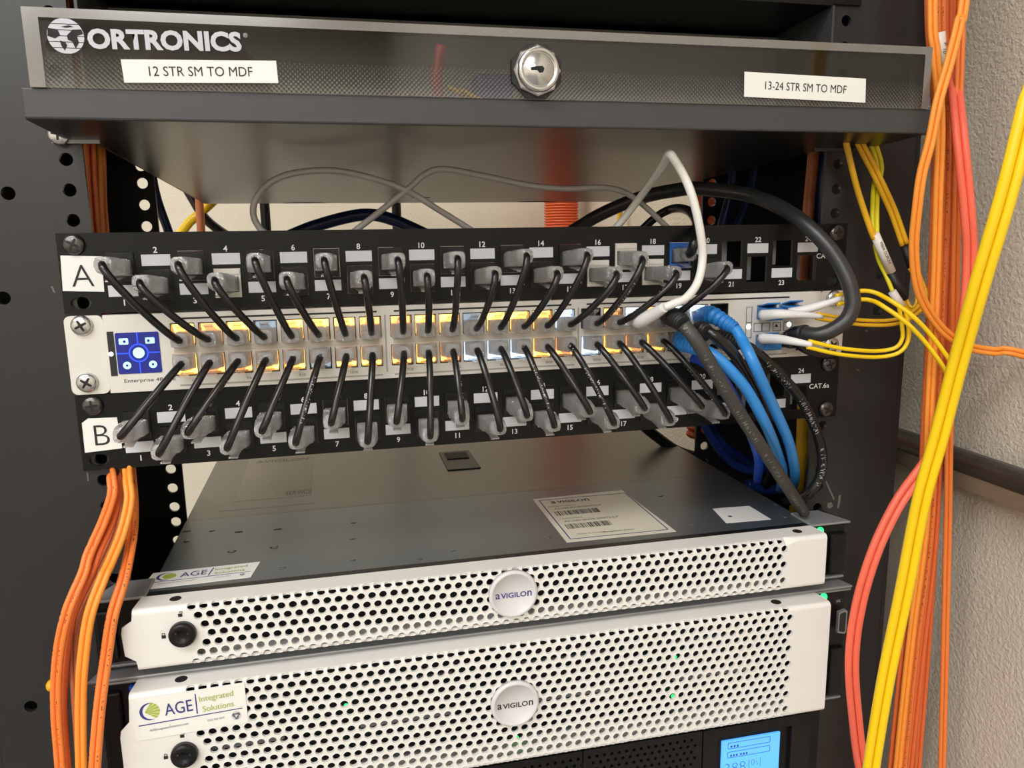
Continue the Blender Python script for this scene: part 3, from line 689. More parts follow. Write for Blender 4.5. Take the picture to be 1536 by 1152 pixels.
# cam lock
lc = at(806, 106, DY - 3)
lk = MB(); lk.prism([(lc.x + a, DY - 0.5, lc.z + c) for a, c in circ(0, 0, 14.2, 8, math.pi / 8)], (0, -1.2, 0)); lk = lk.build('cam_lock', M['wax'], door)
MB().lathe((lc.x, DY - 1.7, lc.z), (0, -1, 0), [(12.6, 0), (12.6, 2.2), (11.8, 3.0)], 8, smooth=False).build('lock_nut', M['screw_zinc'], lk)
MB().lathe((lc.x, DY - 4.2, lc.z), (0, -1, 0), [(11.0, 0), (11.0, 1.6), (10.2, 3.0), (8.6, 3.2), (8.4, 2.4), (7.9, 2.4), (7.6, 3.0), (0.5, 3.1)], 32).build('lock_barrel', M['screw_zinc'], lk)
kh = MB(); kh.prism([(lc.x - 4.6, DY - 7.5, lc.z + 0.6), (lc.x - 1.6, DY - 7.5, lc.z + 1.3), (lc.x + 1.6, DY - 7.5, lc.z + 1.5), (lc.x + 2.6, DY - 7.5, lc.z + 0.2), (lc.x + 1.8, DY - 7.5, lc.z - 1.6), (lc.x, DY - 7.5, lc.z - 1.9), (lc.x - 1.2, DY - 7.5, lc.z - 0.6), (lc.x - 4.4, DY - 7.5, lc.z - 0.7)], (0, 0.35, 0)); kh.build('keyhole', M['void'], lk)
# inside the cabinet
ap = MB(); ap.box(24, 461, 60, 62, 48, 130); ap.build('adapter_plate', M['plate_grey'], cab)
for i, ax in enumerate((196, 214, 262, 300, 330)): MB().box(ax, ax + 10, 55, 60, 60, 84).build('adapter_block', M['jack'] if i % 2 else M['panel'], cab)
sp_ = [(88 + 34 * math.cos(a), -34, 51.5 + 43 * math.sin(a)) for a in [math.pi * i / 20 for i in range(21)]]
MB().prism(sp_, (0, -10, 0)).build('maroon_reflection', M['maroon'], label='dark maroon half disc shaped as a reflection in the smoked cabinet door', cat='reflection')  # half disc added to stand in for a reflection on the door
MB().tube(spline([(208, -24, 96), (205, -26, 80), (205, -26, 66), (200, -20, 53)]), 3.0, 10).build('red_wire', M['red_cable'], label='single red cord hanging behind the smoked cabinet door', cat='cable')
MB().box(236, 258, 20, 44, 74, 92).build('blue_clip', M['navy_cable'], bevel=1, label='dark blue clip behind the smoked door beside the lock', cat='clip')
for i, pp in enumerate(([(210, -30, 74), (232, -36, 64), (262, -40, 58), (300, -40, 53), (330, -38, 52)], [(216, -34, 72), (240, -40, 61), (270, -43, 55), (296, -42, 52)], [(300, -30, 56), (350, -36, 55), (392, -40, 62), (420, -38, 58), (452, -36, 52)], [(80, -44, 60), (100, -46, 63), (118, -46, 60), (130, -44, 54)])):
    MB().tube(spline(pp), 1.3, 8).build('fiber_strand', M['yellow'], label=('yellow fibre strand sloping down to the lock behind the smoked door', 'lower yellow fibre strand close under the one by the lock', 'long yellow fibre strand behind the door under the second label', 'short yellow fibre strand below the first door label')[i], cat='fibre', group='fibres in the cabinet')
# unit mounted above the cabinet: only its dark underside shows
up_ = thing('upper_enclosure', (241, 200, 138), 'dark enclosure mounted in the rack above the fibre cabinet', 'enclosure')
MB().box(22, 461, 8, 420, 138, 226).build('body', M['panel'], up_); MB().box(0, 482.6, 0, 1.9, 136, 226).build('front_panel', M['panel'], up_)

# ------------------------------------------------------------------ servers
def bezel(name, x1, zt, zb, yf, left, rows, hx0, hx1, skip, parent, depth=17.5):
    """perforated white front: one sheet folded over a rounded top and bottom edge"""
    R = 3.0; q = R * math.pi / 2; Lt = depth - R; H = (zt - zb) - 2 * R; tot = 2 * Lt + 2 * q + H
    def prof(s):
        if s < Lt: return Vector((0, yf + depth - s, zt)), Vector((0, 0, 1))
        s -= Lt
        if s < q: a = s / R; return Vector((0, yf + R - R * math.sin(a), zt - R + R * math.cos(a))), Vector((0, -math.sin(a), math.cos(a)))
        s -= q
        if s < H: return Vector((0, yf, zt - R - s)), Vector((0, -1, 0))
        s -= H
        if s < q: a = s / R; return Vector((0, yf + R - R * math.cos(a), zb + R - R * math.sin(a))), Vector((0, -math.cos(a), -math.sin(a)))
        s -= q
        return Vector((0, yf + R + s, zb)), Vector((0, 0, -1))
    def fn(a, s):
        p, n = prof(s); return Vector((a, p.y, p.z)), n
    def s_of(z): return Lt + q + (zt - R - z)
    outline = [(left[0][0] + 1.5, 0.0)] + [(x1 - 1.5, 0.0)]
    outline += [(x1, Lt * 0.8)] + [(x1, Lt + q * k / 5) for k in range(6)] + [(x1, Lt + q + H + q * k / 5) for k in range(6)] + [(x1, tot)]
    lo = [(left[-1][0], tot)] + [(left[-1][0], Lt + q + H + q * k / 5) for k in range(5, -1, -1)]
    lo += [(a, s_of(z)) for a, z in left[::-1]] + [(left[0][0], Lt + q * k / 5) for k in range(5, -1, -1)]
    outline += lo
    holes = []; s0 = Lt + 2.9
    for r in range(rows):
        s = s0 + 5.52 * r; off = 3.18 * (r % 2); k = 0
        while True:
            hx = hx0 + off + 6.33 * k; k += 1
            if hx > hx1 + off: break
            if any(skip(hx, s, r)): continue
            holes.append(circ(hx, s, 2.28, 12, math.pi / 12))
    lines = []
    for j in range(6):
        for s in (Lt + q * j / 5, Lt + q + H + q * j / 5):
            lines.append([(left[0][0] + 1.0 + (hx0 - 5 - left[0][0]) * i / 6, s) for i in range(7)])
            lines.append([(hx1 + 8.5 + (x1 - 0.6 - hx1 - 8.5) * i / 6, s) for i in range(7)])
    lines.append([(left[0][0] + 3 + (x1 - 6 - left[0][0]) * i / 60, Lt - 0.3) for i in range(61)])
    b = MB(); plate(b, outline, holes, fn, 1.3, lines=lines)
    b.box(x1 - 1.2, x1, yf + 2.4, yf + depth, zb + 1, zt - 1)
    b.box(left[0][0] + 2, left[0][0] + 3.2, yf + 3, yf + depth, zb + 1, zt - 1)
    o = b.build(name, M['bezel'], parent)
    md = o.modifiers.new('bevel', 'BEVEL'); md.width = 0.35 * S; md.segments = 1; md.limit_method = 'ANGLE'; md.angle_limit = math.radians(50)
    return o, s_of, prof
def lock(p, parent):
    k = MB().lathe(p, (0, -1, 0), [(7.2, 0), (7.2, 2.6), (6.6, 3.8), (5.6, 4.2), (3.2, 4.3), (2.9, 3.6), (0.5, 3.6)], 28).build('bezel_lock', M['ear'], parent)
    for a in (0.4, 2.5, 4.6): MB().box(p[0] + 3.6 * math.cos(a) - 0.5, p[0] + 3.6 * math.cos(a) + 0.5, p[1] - 4.5, p[1] - 4.2, p[2] + 3.6 * math.sin(a) - 0.5, p[2] + 3.6 * math.sin(a) + 0.5).build('lock_mark', M['screw_black'], k)
    def padlock(c, open_):
        b = MB(); b.box(c[0] - 1.1, c[0] + 1.1, c[1], c[1] + 0.1, c[2] - 1.2, c[2] + 0.7)
        dx = 0.5 if open_ else 0
        b.box(c[0] - 0.8 + dx, c[0] - 0.5 + dx, c[1], c[1] + 0.1, c[2] + (1.1 if open_ else 0.7), c[2] + 1.7).box(c[0] + 0.5 + dx, c[0] + 0.8 + dx, c[1], c[1] + 0.1, c[2] + 0.7, c[2] + 1.7).box(c[0] - 0.8 + dx, c[0] + 0.8 + dx, c[1], c[1] + 0.1, c[2] + 1.6, c[2] + 1.9)
        b.build('padlock_print', M['ink'], parent)
    yb = p[1] - 0.2
    padlock((p[0] - 0.5, yb, p[2] + 11.0), True); padlock((p[0] - 10.0, yb, p[2] - 0.6), False)
def maker(c, right, up, wdt, h, m, parent):
    r = V(right).normalized()
    text('a', V(c) - r * wdt * 0.435, r, up, h, m, parent, width=wdt * 0.125, bold=0.012)
    text('VIGILO', V(c), r, up, h, m, parent, width=wdt * 0.70, bold=0.022)
    text('n', V(c) + r * wdt * 0.435, r, up, h, m, parent, width=wdt * 0.12, bold=0.012)
def badge(p, parent, m):
    o = MB().lathe(p, (0, -1, 0), [(15.0, 0), (15.0, 2.0), (14.2, 3.0), (12.9, 3.0), (12.5, 2.3), (0.5, 2.3)], 40).build('badge', M['badge'], parent)
    maker((p[0], p[1] - 2.3, p[2] - 0.3), X, Z, 22.5, 3.4, m, o)
def server_ear(t, side, zt, zb, yf, vga=False):
    x0, x1 = (0.6, 27.5) if side < 0 else (455.5, 482.4)
    e = MB(); e.box(x0 + (0 if side > 0 else 1), x1 - (1 if side > 0 else 0), yf + 4, 1.6, zb, zt - 2.2); e.build('ear_block', M['ear'], t, bevel=0.6)
    pl = MB(); xi = 31 if side < 0 else 452
    pts = [(x0, yf), (xi, yf), (xi, 1.4), (x0 + (10 if side < 0 else 0), 1.4), ] if side < 0 else [(xi, yf), (x1, yf), (x1 - 9, 1.4), (xi, 1.4)]
    pl.prism([(a, c, zt - 1.6) for a, c in pts], (0, 0, 1.6)); pl.build('ear_top', M['steel'], t, bevel=0.4)
    pb = MB().box(x0 + 2, x1 - 2, yf + 1, yf + 7, zb - 1.2, zb + 0.4); pb.build('ear_bottom', M['steel'], t, bevel=0.4)
    if side > 0: la = MB().prism([(469, yf + 3.9, zt - 7), (481.0, yf + 3.9, zt - 7), (481.0, yf + 0.5, zt - 11), (481.0, yf + 0.5, zb + 2), (469, yf + 0.5, zb + 2), (469, yf + 0.5, zt - 11)][0:0] or [(468.5, yf + 0.6, zb + 2), (481.2, yf + 0.6, zb + 2), (481.2, yf + 0.6, zt - 9), (468.5, yf + 0.6, zt - 9)], (0, 3.6, 0)) if not vga else MB().box(469.5, 481.5, yf + 0.6, yf + 4, zb + 2, zb + 38)
    else: la = MB().box(3.2, 13.5, yf + 0.6, yf + 4, zb + 3, zt - 7)
    la.build('release_latch', M['ear'], t, bevel=1.4)
def chassis_front(t, x0, x1, zb, zt, y):
    """drive carriers behind the perforated front"""
    MB().box(x0, x1, y, y + 2, zb, zt).build('drive_bay', M['void'], t)

# --- one unit server
s1 = thing('server', (241, 300, -246), 'thinner rack server with a white perforated front and a metal top carrying labels', 'server', 'servers with white fronts')
ST = -203.2
MB().box(31, 456, -15, 104, -245, ST).build('front_cover', M['server_top'], s1, bevel=0.5)
MB().box(31, 456, 104.6, 640, -245, ST - 0.4).build('rear_cover', M['server_rear'], s1, bevel=0.5)
MB().box(29.5, 454.5, -22.5, -15, -244, ST + 0.4).build('front_rim', M['ear'], s1, bevel=0.8)
for sd in (-1, 1): server_ear(s1, sd, -201.6, -242.0, -23.5)
L1 = [(27.2, -205.2), (26.6, -208.3), (21.6, -211.5), (20.9, -215.4), (21.6, -228.1), (26.9, -232.0), (27.4, -235.0)]
lk1 = (52.2, -40.0, -218.4)
def skip1(hx, s, r):
    z = -202.2 - 3 - (s - (17.5 - 3) - 3 * math.pi / 2)
    yield math.hypot(hx - lk1[0], z - lk1[2]) < 10.2
    yield hx < 62 and r in (3,) and hx < 60
b1, sof, pf = bezel('bezel', 453.2, -202.2, -238.2, -40.0, L1, 7, 57.6, 421.2, skip1, s1)
lock(lk1, b1); badge((239.2, -40.2, -217.3), b1, M['navy_ink'])
for hx in (48, 437): MB().lathe((hx, -30, -202.15), (0, 0, 1), [(3.2, 0), (3.2, 0.1)], 14, False).build('pin_hole', M['void'], b1)
chassis_front(s1, 31, 455, -243, -206, -20)
for i in range(4): MB().box(40 + i * 102, 132 + i * 102, -21.5, -20, -231.5, -210).build('drive_carrier', M['ear'], s1)
MB().lathe((459.5, -22.5, -206.8), (0, -1, 0.3), [(2.4, 0), (2.4, 1.0), (1.0, 1.2), (0.8, 0.6)], 14).build('status_light', M['led_green'], s1)
# labels on the top
def flat_quad(name, pxs, z, m, parent):
    q = [atz(u, v, z) for u, v in pxs]; o = MB().prism(q, (0, 0, 0.25)).build(name, m, parent); return o, q
k_ = 280 / 1536
spec, q = flat_quad('spec_label', [(780 + a * k_, 720 + c * k_) for a, c in [(105, 160), (840, 85), (1285, 425), (385, 515)]], ST, M['cream'], s1)
def lab(u, v): return q[3] + (q[2] - q[3]) * u + (q[0] - q[3]) * v + Z * 0.25
qr, qu = (q[2] - q[3]), (q[0] - q[3])
fr = MB()
def strip(a, c, wd, parent, m, name):
    d = (c - a).normalized(); n_ = d.cross(Z) * wd / 2
    MB().prism([a + n_, c + n_, c - n_, a - n_], (0, 0, 0.12)).build(name, m, parent)
for p0, p1 in (((0.05, 0.05), (0.95, 0.05)), ((0.95, 0.05), (0.95, 0.95)), ((0.95, 0.95), (0.05, 0.95)), ((0.05, 0.95), (0.05, 0.05))): strip(lab(*p0), lab(*p1), 0.8, spec, M['navy_ink'], 'label_border')
maker(lab(0.34, 0.87), qr, qu, 30, 5.2, M['ink'], spec)
text('MODEL/MODELE', lab(0.22, 0.77), qr, qu, 2.0, M['grey_ink'], spec); text('AC-HD-SNVR-DNT2.5.P', lab(0.36, 0.71), qr, qu, 2.8, M['ink'], spec, width=36)
text('PART/PIECE', lab(0.22, 0.47), qr, qu, 2.0, M['grey_ink'], spec); text('AC-HD-SNVR-DNT2.5.P', lab(0.38, 0.41), qr, qu, 2.8, M['ink'], spec, width=40)
text('Made in Canada', lab(0.27, 0.13), qr, qu, 2.2, M['grey_ink'], spec); text('avigilon.com', lab(0.52, 0.12), qr, qu, 3.2, M['ink'], spec, width=22)
for v0 in (0.55, 0.25):
    bc = MB(); x = 0.10
    while x < 0.52:
        wd = random.choice((0.005, 0.008, 0.013)); a, c2 = lab(x, v0), lab(x + wd, v0)
        bc.prism([a, c2, c2 + qu * 0.10, a + qu * 0.10], (0, 0, 0.12)); x += wd + random.choice((0.005, 0.008, 0.012))
    tag(bc.build('barcode', M['ink'], spec), kind='stuff')
k_ = 440 / 1536
flat_quad('blank_label', [(840 + a * k_, 560 + c * k_) for a, c in [(800, 710), (990, 695), (1105, 765), (870, 785)]], ST, M['paper'], s1)
# company stickers
def company(parent, P, lift, full, name='company_sticker'):
    """P(zx, zy): picture point of the sticker artwork -> point on its surface"""
    tl, tr_, br, bl = P(100, 285), P(1300, 95), P(1345, 510), P(170, 715)
    st = MB().prism([tl, tr_, br, bl], lift * -0.3).build(name, M['paper'], parent)
    r = P(1195, 365) - P(200, 552); u = (tl - bl)
    nrm = V(lift).normalized(); L = nrm * 0.15
    def poly(ps, m, nm): MB().prism([p + L for p in ps], nrm * -0.1).build(nm, m, st)
    rn = r.normalized(); un = (u - rn * u.dot(rn)).normalized(); sx = r.length / 1012.0
    c = P(310, 400)
    R_ = 105 * sx
    if (P(310, 295) - P(310, 505)).length < R_ * 1.2: R_ = (P(310, 295) - P(310, 505)).length / 2
    cre = [c + (rn * math.cos(a) + un * math.sin(a)) * R_ for a in [math.radians(70 + 220 * i / 18) for i in range(19)]]
    c_in = c + rn * R_ * 0.22
    inn = [c_in + (rn * math.cos(a) + un * math.sin(a)) * R_ * 0.93 for a in [math.radians(78 + 204 * i / 18) for i in range(19)]]
    poly(cre + inn[::-1], M['navy_ink'], 'logo_crescent')
    if full:
        o0 = c - rn * R_ * 0.5
        for i in range(6):
            a = math.radians(-40 + 16 * i + 0); b_ = a + math.radians(12.5)
            def tip(t):
                d = rn * math.cos(t) + un * math.sin(t); w_ = o0 - c; bq = d.dot(w_); cq = w_.dot(w_) - (R_ * 1.02) ** 2
                return o0 + d * (-bq + math.sqrt(bq * bq - cq))
            d0 = rn * math.cos((a + b_) / 2) + un * math.sin((a + b_) / 2)
            poly([o0 + d0 * R_ * 0.05, tip(a), tip((a + b_) / 2), tip(b_)], M['lime_ink'], 'logo_ray')
    else: poly([c + rn * R_ * 0.35 + (rn * math.cos(a * math.pi / 9) + un * math.sin(a * math.pi / 9)) * R_ * 0.72 for a in range(18)], M['lime_ink'], 'logo_disc')
    ag = P(612, 355); hA = (P(612, 290) - P(612, 420)).length * 0.95
    text('AGE', ag + L, r, u, hA, M['navy_ink'], st, width=300 * sx * 0.98)
    poly([P(780, 215), P(792, 215), P(817, 420), P(803, 420)], M['navy_ink'], 'logo_bar')
    text('Integrated', P(1008, 245) + L, r, u, hA * 0.62, M['lime_ink'], st, width=365 * sx); text('Solutions', P(1028, 342) + L, r, u, hA * 0.48, M['lime_ink'], st, width=335 * sx)
    poly([P(195, 548), P(1280, 358), P(1280, 366), P(195, 558)], M['navy_ink'], 'logo_line')
    text('AGEIntegratedSolutions.com', P(515, 562) + L, r, u, hA * 0.25, M['grey_ink'], st, width=410 * sx)
    text('(352) 505-2024', P(1005, 478) + L, r, u, hA * 0.2, M['grey_ink'], st, width=180 * sx)
    cg = P(1218, 440); Rg = 55 * sx
    if not full: Rg *= 0.6
    poly([cg + (rn * math.cos(i * math.pi / 12) + un * math.sin(i * math.pi / 12)) * Rg for i in range(24)], M['label'], 'seal_disc')
    for i in range(3): poly([cg + (rn * math.cos(a0_) + un * math.sin(a0_)) * Rg * 0.85 + 0.06 * nrm for a0_ in (i * 2.1, i * 2.1 + 0.5, i * 2.1 + 0.9, i * 2.1 + 2.6)], M['grey_ink'], 'seal_mark')
    return st
# sticker lying on the top of the thinner server: same artwork on a flat rectangle
_q = [atz(60 + a * 460 / 1505, 800 + c * 460 / 1505, ST + 0.3) for a, c in [(555, 195), (1055, 140), (1030, 215), (490, 275)]]
def P1(zx, zy):
    # artwork coordinates -> unit square, using the artwork's own slanted frame
    u = (zx - 100 - (zy - 285) * 0.16) / 1200.0; v = 1 - ((zy - 285) + (zx - 100) * 0.158) / 425.0
    return _q[3] + (_q[2] - _q[3]) * u + (_q[0] - _q[3]) * v
company(s1, P1, Vector((0, 0, 1)), False)
# rivets and stamped holes on the cover
for u, v in ((530, 784), (528, 808), (529, 840), (679, 826), (630, 838), (822, 806), (1040, 787), (990, 744), (1164, 757), (1177, 775), (415, 768), (280, 812), (347, 828), (424, 851), (412, 822), (416, 793), (318, 796), (1095, 775)):
    p = atz(u, v, ST)
    if -12 < p.y < 100: MB().lathe(p, (0, 0, 1), [(2.0, 0), (2.0, 0.1), (1.4, 0.35), (0.4, 0.4)], 10).build('rivet', M['server_top'], s1)
for u, v in ((280, 797), (358, 798), (417, 794), (348, 827), (411, 821)):
    p = atz(u, v, ST); MB().box(p.x - 2.6, p.x + 2.6, p.y - 1, p.y + 1, ST, ST + 0.1).build('slot', M['void'], s1)
lq = [atz(440 + a * 400 / 1536, 560 + c * 400 / 1536, ST) for a, c in [(838, 458), (1010, 445), (1080, 545), (890, 560)]]
la = MB().prism(lq, (0, 0, 0.6)).build('cover_latch', M['ear'], s1)
cq = sum(lq, Vector()) / 4; MB().box(cq.x - 10, cq.x + 10, cq.y + 2, cq.y + 22, ST + 0.6, ST + 1.4).build('latch_pad', M['void'], la)
rl = MB(); rl.box(52, 122, 120, 290, ST - 0.4, ST - 0.25); rl = rl.build('service_label', M['server_rear'], s1)
rq = MB(); rq.box(60, 118, 140, 265, ST - 0.25, ST - 0.15); rq.build('label_print', M['faded'], rl)
text('AVIGILON', (90, 250, ST - 0.15), X, Y, 9, M['grey_ink'], rl, width=46); text('SERVICE', (108, 150, ST - 0.15), X, Y, 10, M['maroon'], rl, width=20)

# --- two unit server
s2 = thing('server', (241, 300, -336), 'taller rack server with a white perforated front and a company sticker', 'server', 'servers with white fronts')
MB().box(31, 456, -15, 640, -333, -249.0).build('body', M['server_top'], s2, bevel=0.5)
MB().prism([(-2, -30.5, -247.6), (482, -30.5, -247.6), (474, 0, -247.6), (8, 0, -247.6)], (0, 0, 1.8)).build('front_strip', M['steel'], s2, bevel=0.5)
for sd in (-1, 1): server_ear(s2, sd, -248.6, -331.5, -29.0, True)
vg = MB(); vg.prism([(475.5 + a, -28.6, -272.4 + c) for a, c in [(-3.2, -7.6), (2.2, -9.0), (3.6, -7.6), (3.6, 7.6), (2.2, 9.0), (-3.2, 7.6)]], (0, -2.4, 0)); vg = vg.build('video_port', M['steel'], s2)
vi = MB(); vi.prism([(475.5 + a * 0.72, -31.1, -272.4 + c * 0.85) for a, c in [(-3.2, -7.6), (2.2, -9.0), (3.6, -7.6), (3.6, 7.6), (2.2, 9.0), (-3.2, 7.6)]], (0, 0.1, 0)); vi.build('port_insert', M['liner'], vg)
text('|O|', (475.5, -25, -259.5), X, Z, 2.2, M['silver_ink'], s2)
L2 = [(22.6, -251.8), (21.6, -264.2), (16.9, -269.0), (16.2, -273), (16.2, -305), (21.2, -310), (22.0, -323)]
lk2 = (48.2, -46.0, -287.5)
def skip2(hx, s, r):
    z = -248.0 - 3 - (s - (17.5 - 3) - 3 * math.pi / 2)
    yield math.hypot(hx - lk2[0], z - lk2[2]) < 10.2
    yield -276 < z < -250.5 and hx < 57
    yield hx < 61 and z < -279 and hx < 56.5
b2, sof2, pf2 = bezel('bezel', 454.8, -248.0, -327.6, -46.0, L2, 15, 54.2, 421.8, skip2, s2)
lock(lk2, b2); badge((237.8, -46.2, -286.2), b2, M['ink'])
for hx in (48, 420): MB().lathe((hx, -36, -247.95), (0, 0, 1), [(3.4, 0), (3.4, 0.1)], 14, False).build('pin_hole', M['void'], b2)
chassis_front(s2, 31, 455, -331, -251, -22)
for r in range(3):
    for i in range(4): MB().box(38 + i * 103, 136 + i * 103, -24.5, -22, -275.5 - r * 25, -254 - r * 25).build('drive_carrier', M['ear'], s2)
    for i in range(4): MB().box(42 + i * 103, 100 + i * 103, -27.5, -24.5, -275.5 - r * 25, -272.8 - r * 25).build('carrier_handle', M['steel'], s2)
for u, v in ((1012, 985), (519, 1058), (1009, 1044), (521, 1121), (775, 1106)):
    p = at(u, v, -29); MB().lathe(p, (0, -1, 0), [(1.3, 0), (1.3, 0.8)], 10, False).build('drive_light', M['led_green'], s2)
MB().lathe((461.5, -28, -253.0), (0, -1, 0.3), [(2.4, 0), (2.4, 1.0), (1.0, 1.2), (0.8, 0.6)], 14).build('status_light', M['led_green'], s2)
MB().box(19, 21.5, -30, -27, -266, -252).build('blue_tab', M['royal'], s2)
company(b2, lambda a, c: at(180 + a / 6.98, 1010 + c / 6.98, -46.5), Vector((0, -1, 0)), True)

# ------------------------------------------------------------------ battery backup unit below
ups = thing('battery_backup', (241, 200, -430), 'black rack battery backup unit with a blue lit display', 'battery unit')
UY = -32.0
MB().box(30, 455, UY + 8, 560, -428, -339).build('body', M['ear'], ups)
f_ = MB(); plate(f_, rect(3, 286, -428, -338), [circ(200 + (i % 17) * 5.2 + (2.6 if (i // 17) % 2 else 0), -343.5 - (i // 17) * 4.6, 1.2, 8) for i in range(17 * 6)] + [circ(120 + (i % 14) * 5.2, -343.5 - (i // 14) * 4.6, 1.2, 8) for i in range(14 * 6)], front(UY), 4); f_.build('grille_panel', M['ear'], ups)
f_ = MB(); plate(f_, rect(286.8, 371.6, -428, -338), [circ(291 + (i % 15) * 5.2 + (2.6 if (i // 15) % 2 else 0), -343.5 - (i // 15) * 4.6, 1.2, 8) for i in range(15 * 8)], front(UY), 4); f_.build('grille_panel', M['ear'], ups)
f_ = MB(); plate(f_, rect(372.4, 455, -428, -338), [rect(383, 440, -425, -345.5)], front(UY), 5); f_.build('control_panel', M['ear'], ups, bevel=0.4)
MB().box(383, 440, UY + 3, UY + 5, -425, -345.5).build('display_bezel', M['panel'], ups)
MB().box(3, 455, UY + 4, UY + 8, -428, -338).build('inner_plate', M['void'], ups)
ld = MB().box(387.5, 432, UY + 1.6, UY + 3, -415, -350).build('display', M['lcd'], ups)
dy = UY + 1.5
for zc in (-354.2, -361.2):
    g = MB(); plate(g, rrect(392, 424.5, zc - 2.4, zc + 2.4, 1.0), [rrect(392.3, 424.2, zc - 2.1, zc + 2.1, 0.8)], front(dy), 0.1); g.build('display_bar', M['lcd_ink'], ld)
text('▪▪▪', (397, dy, -354.8), X, Z, 1.6, M['lcd_ink'], ld, width=6); text('▪▪▪ ▪▪▪', (400.5, dy, -361.8), X, Z, 1.6, M['lcd_ink'], ld, width=13)
text('388', (398, dy, -371.5), X, Z, 7.5, M['lcd_ink'], ld, bold=-0.03); text('[0s]', (413, dy, -370.5), X, Z, 6, M['lcd_ink'], ld, bold=-0.03)
MB().box(455, 482, -4, 1.5, -428, -338).build('ear', M['ear'], ups, bevel=0.6); MB().box(0, 30, -4, 1.5, -428, -338).build('ear', M['ear'], ups, bevel=0.6)
MB().box(5, 26, -33, -4, -349, -340).build('ear_clip', M['steel'], ups, bevel=0.8)

# ------------------------------------------------------------------ cables
def W3(pts): return [at(*p) if not isinstance(p, Vector) else p for p in pts]
def cable(name, pts, r, m, label, cat='cable', group=None, n=8, phase=0.0):
    return MB().tube(spline(W3(pts), n), r, 12, phase=phase).build(name, M[m], label=label, cat=cat, group=group)
def strands(pts, r, gap=1.0, n=8):
    """two parallel paths, side by side across the direction of travel"""
    p = spline(W3(pts), n); A, B = [], []
    for i, q in enumerate(p):
        t = (p[min(i + 1, len(p) - 1)] - p[max(i - 1, 0)]).normalized(); d = t.cross(Vector((0.25, 1, -0.1))).normalized() * r * gap
        A.append(q + d); B.append(q - d)
    return A, B
def duplex(name, pts, r, m, label, group=None, gap=1.0, phase=0.0, cat='fibre cable', run=False, tail=True):
    pts = W3(pts)
    if run:   # the run goes on above and below the part of the rack in view
        d = (pts[0] - pts[1]).normalized() * (1 if run == 'free' else 0); pts = [pts[0] + d * 260 + Z * 330, pts[0] + d * 130 + Z * 120] + pts
        if tail: pts = pts + [pts[-1] + (pts[-1] - pts[-2]).normalized() * 60 - Z * 40, pts[-1] - Z * 420]
    A, B = strands(pts, r, gap)
    t = thing(name, B[-1] if B[-1].z < B[0].z else B[0], label, cat, group)
    MB().tube(A, r, 10, phase=phase).build('strand', M[m], t); MB().tube(B, r, 10, phase=phase).build('strand', M[m], t)
    return t

# orange fibres in the left post, coming out below the lower panel
LB = [
 ('orange', [(90, -40, 40), (118, 120, 42), (124, 240, 44), (132, 345, 44), (150, 520, 34), (166, 660, 16), (169, 699, 9), (167, 713, -3), (168, 742, -10), (154, 784, -22), (133, 831, -34), (124.6, 860, -40), (100.6, 918, -48), (86.6, 987, -50), (84, 1063, -50), (90.4, 1151, -50), (96, 1240, -50)], 'outermost orange fibre pair bowing over the left post', 0.9),
 ('orange_deep', [(112, -40, 52), (132, 120, 52), (136, 240, 52), (143, 345, 52), (158, 520, 44), (173, 660, 22), (177, 699, 17), (176, 714, 4), (176, 740, -3), (168, 777, -14), (147.5, 823, -28), (133, 862, -36), (108, 921, -41), (96.5, 982, -42), (93, 1063, -42), (99, 1151, -42), (105, 1240, -42)], 'deep orange printed fibre pair just inside the outermost pair', 0.9),
 ('copper', [(100, -40, 96), (128, 120, 92), (133, 240, 88), (141, 345, 80), (160, 520, 62), (179, 660, 30), (183, 699, 25), (182, 716, 10), (182, 752, 1), (172, 799, -10), (150, 850, -24), (143, 866, -28), (117, 923, -35), (110.7, 982, -38), (114.5, 1053, -44), (121, 1151, -42), (126, 1240, -42)], 'brownish orange fibre pair in the middle of the left bundle', 0.8),
 ('orange_light', [(126, -40, 72), (141, 120, 70), (146, 240, 68), (150, 345, 66), (174, 520, 52), (189, 680, 8), (192, 721, -6), (194, 752, -13), (183, 799, -22), (164, 846, -34), (154, 868, -40), (133.5, 926, -48), (123.4, 1002, -52), (121, 1063, -52), (122, 1151, -52), (126, 1240, -52)], 'bright light orange fibre pair of the left bundle', 0.95),
 ('orange', [(140, -40, 90), (148, 120, 86), (151, 240, 80), (156, 345, 96), (176, 520, 76), (193, 680, 32), (196, 706, 22), (200, 760, 4), (197.5, 807, -14), (186, 866, -34), (169, 923, -44), (159, 987, -48), (149, 1063, -54), (142, 1151, -59), (138, 1240, -62)], 'single orange fibre pair hanging nearest the white fronts', 1.0)]
for m, pts, lbl, k in LB: duplex('orange_fiber', pts, 1.55 * k + 0.1, m, lbl, 'orange fibres at the left post', phase=0.6, run=True)
MB().lathe((-30.5, 2, -261.6), (0, -1, 0), [(3.6, -1), (3.6, 2), (2.4, 4.5), (0.4, 5)], 14).build('yellow_plug', M['yellow_dark'], label='small yellow cap pushed into a hole of the left post', cat='cap')

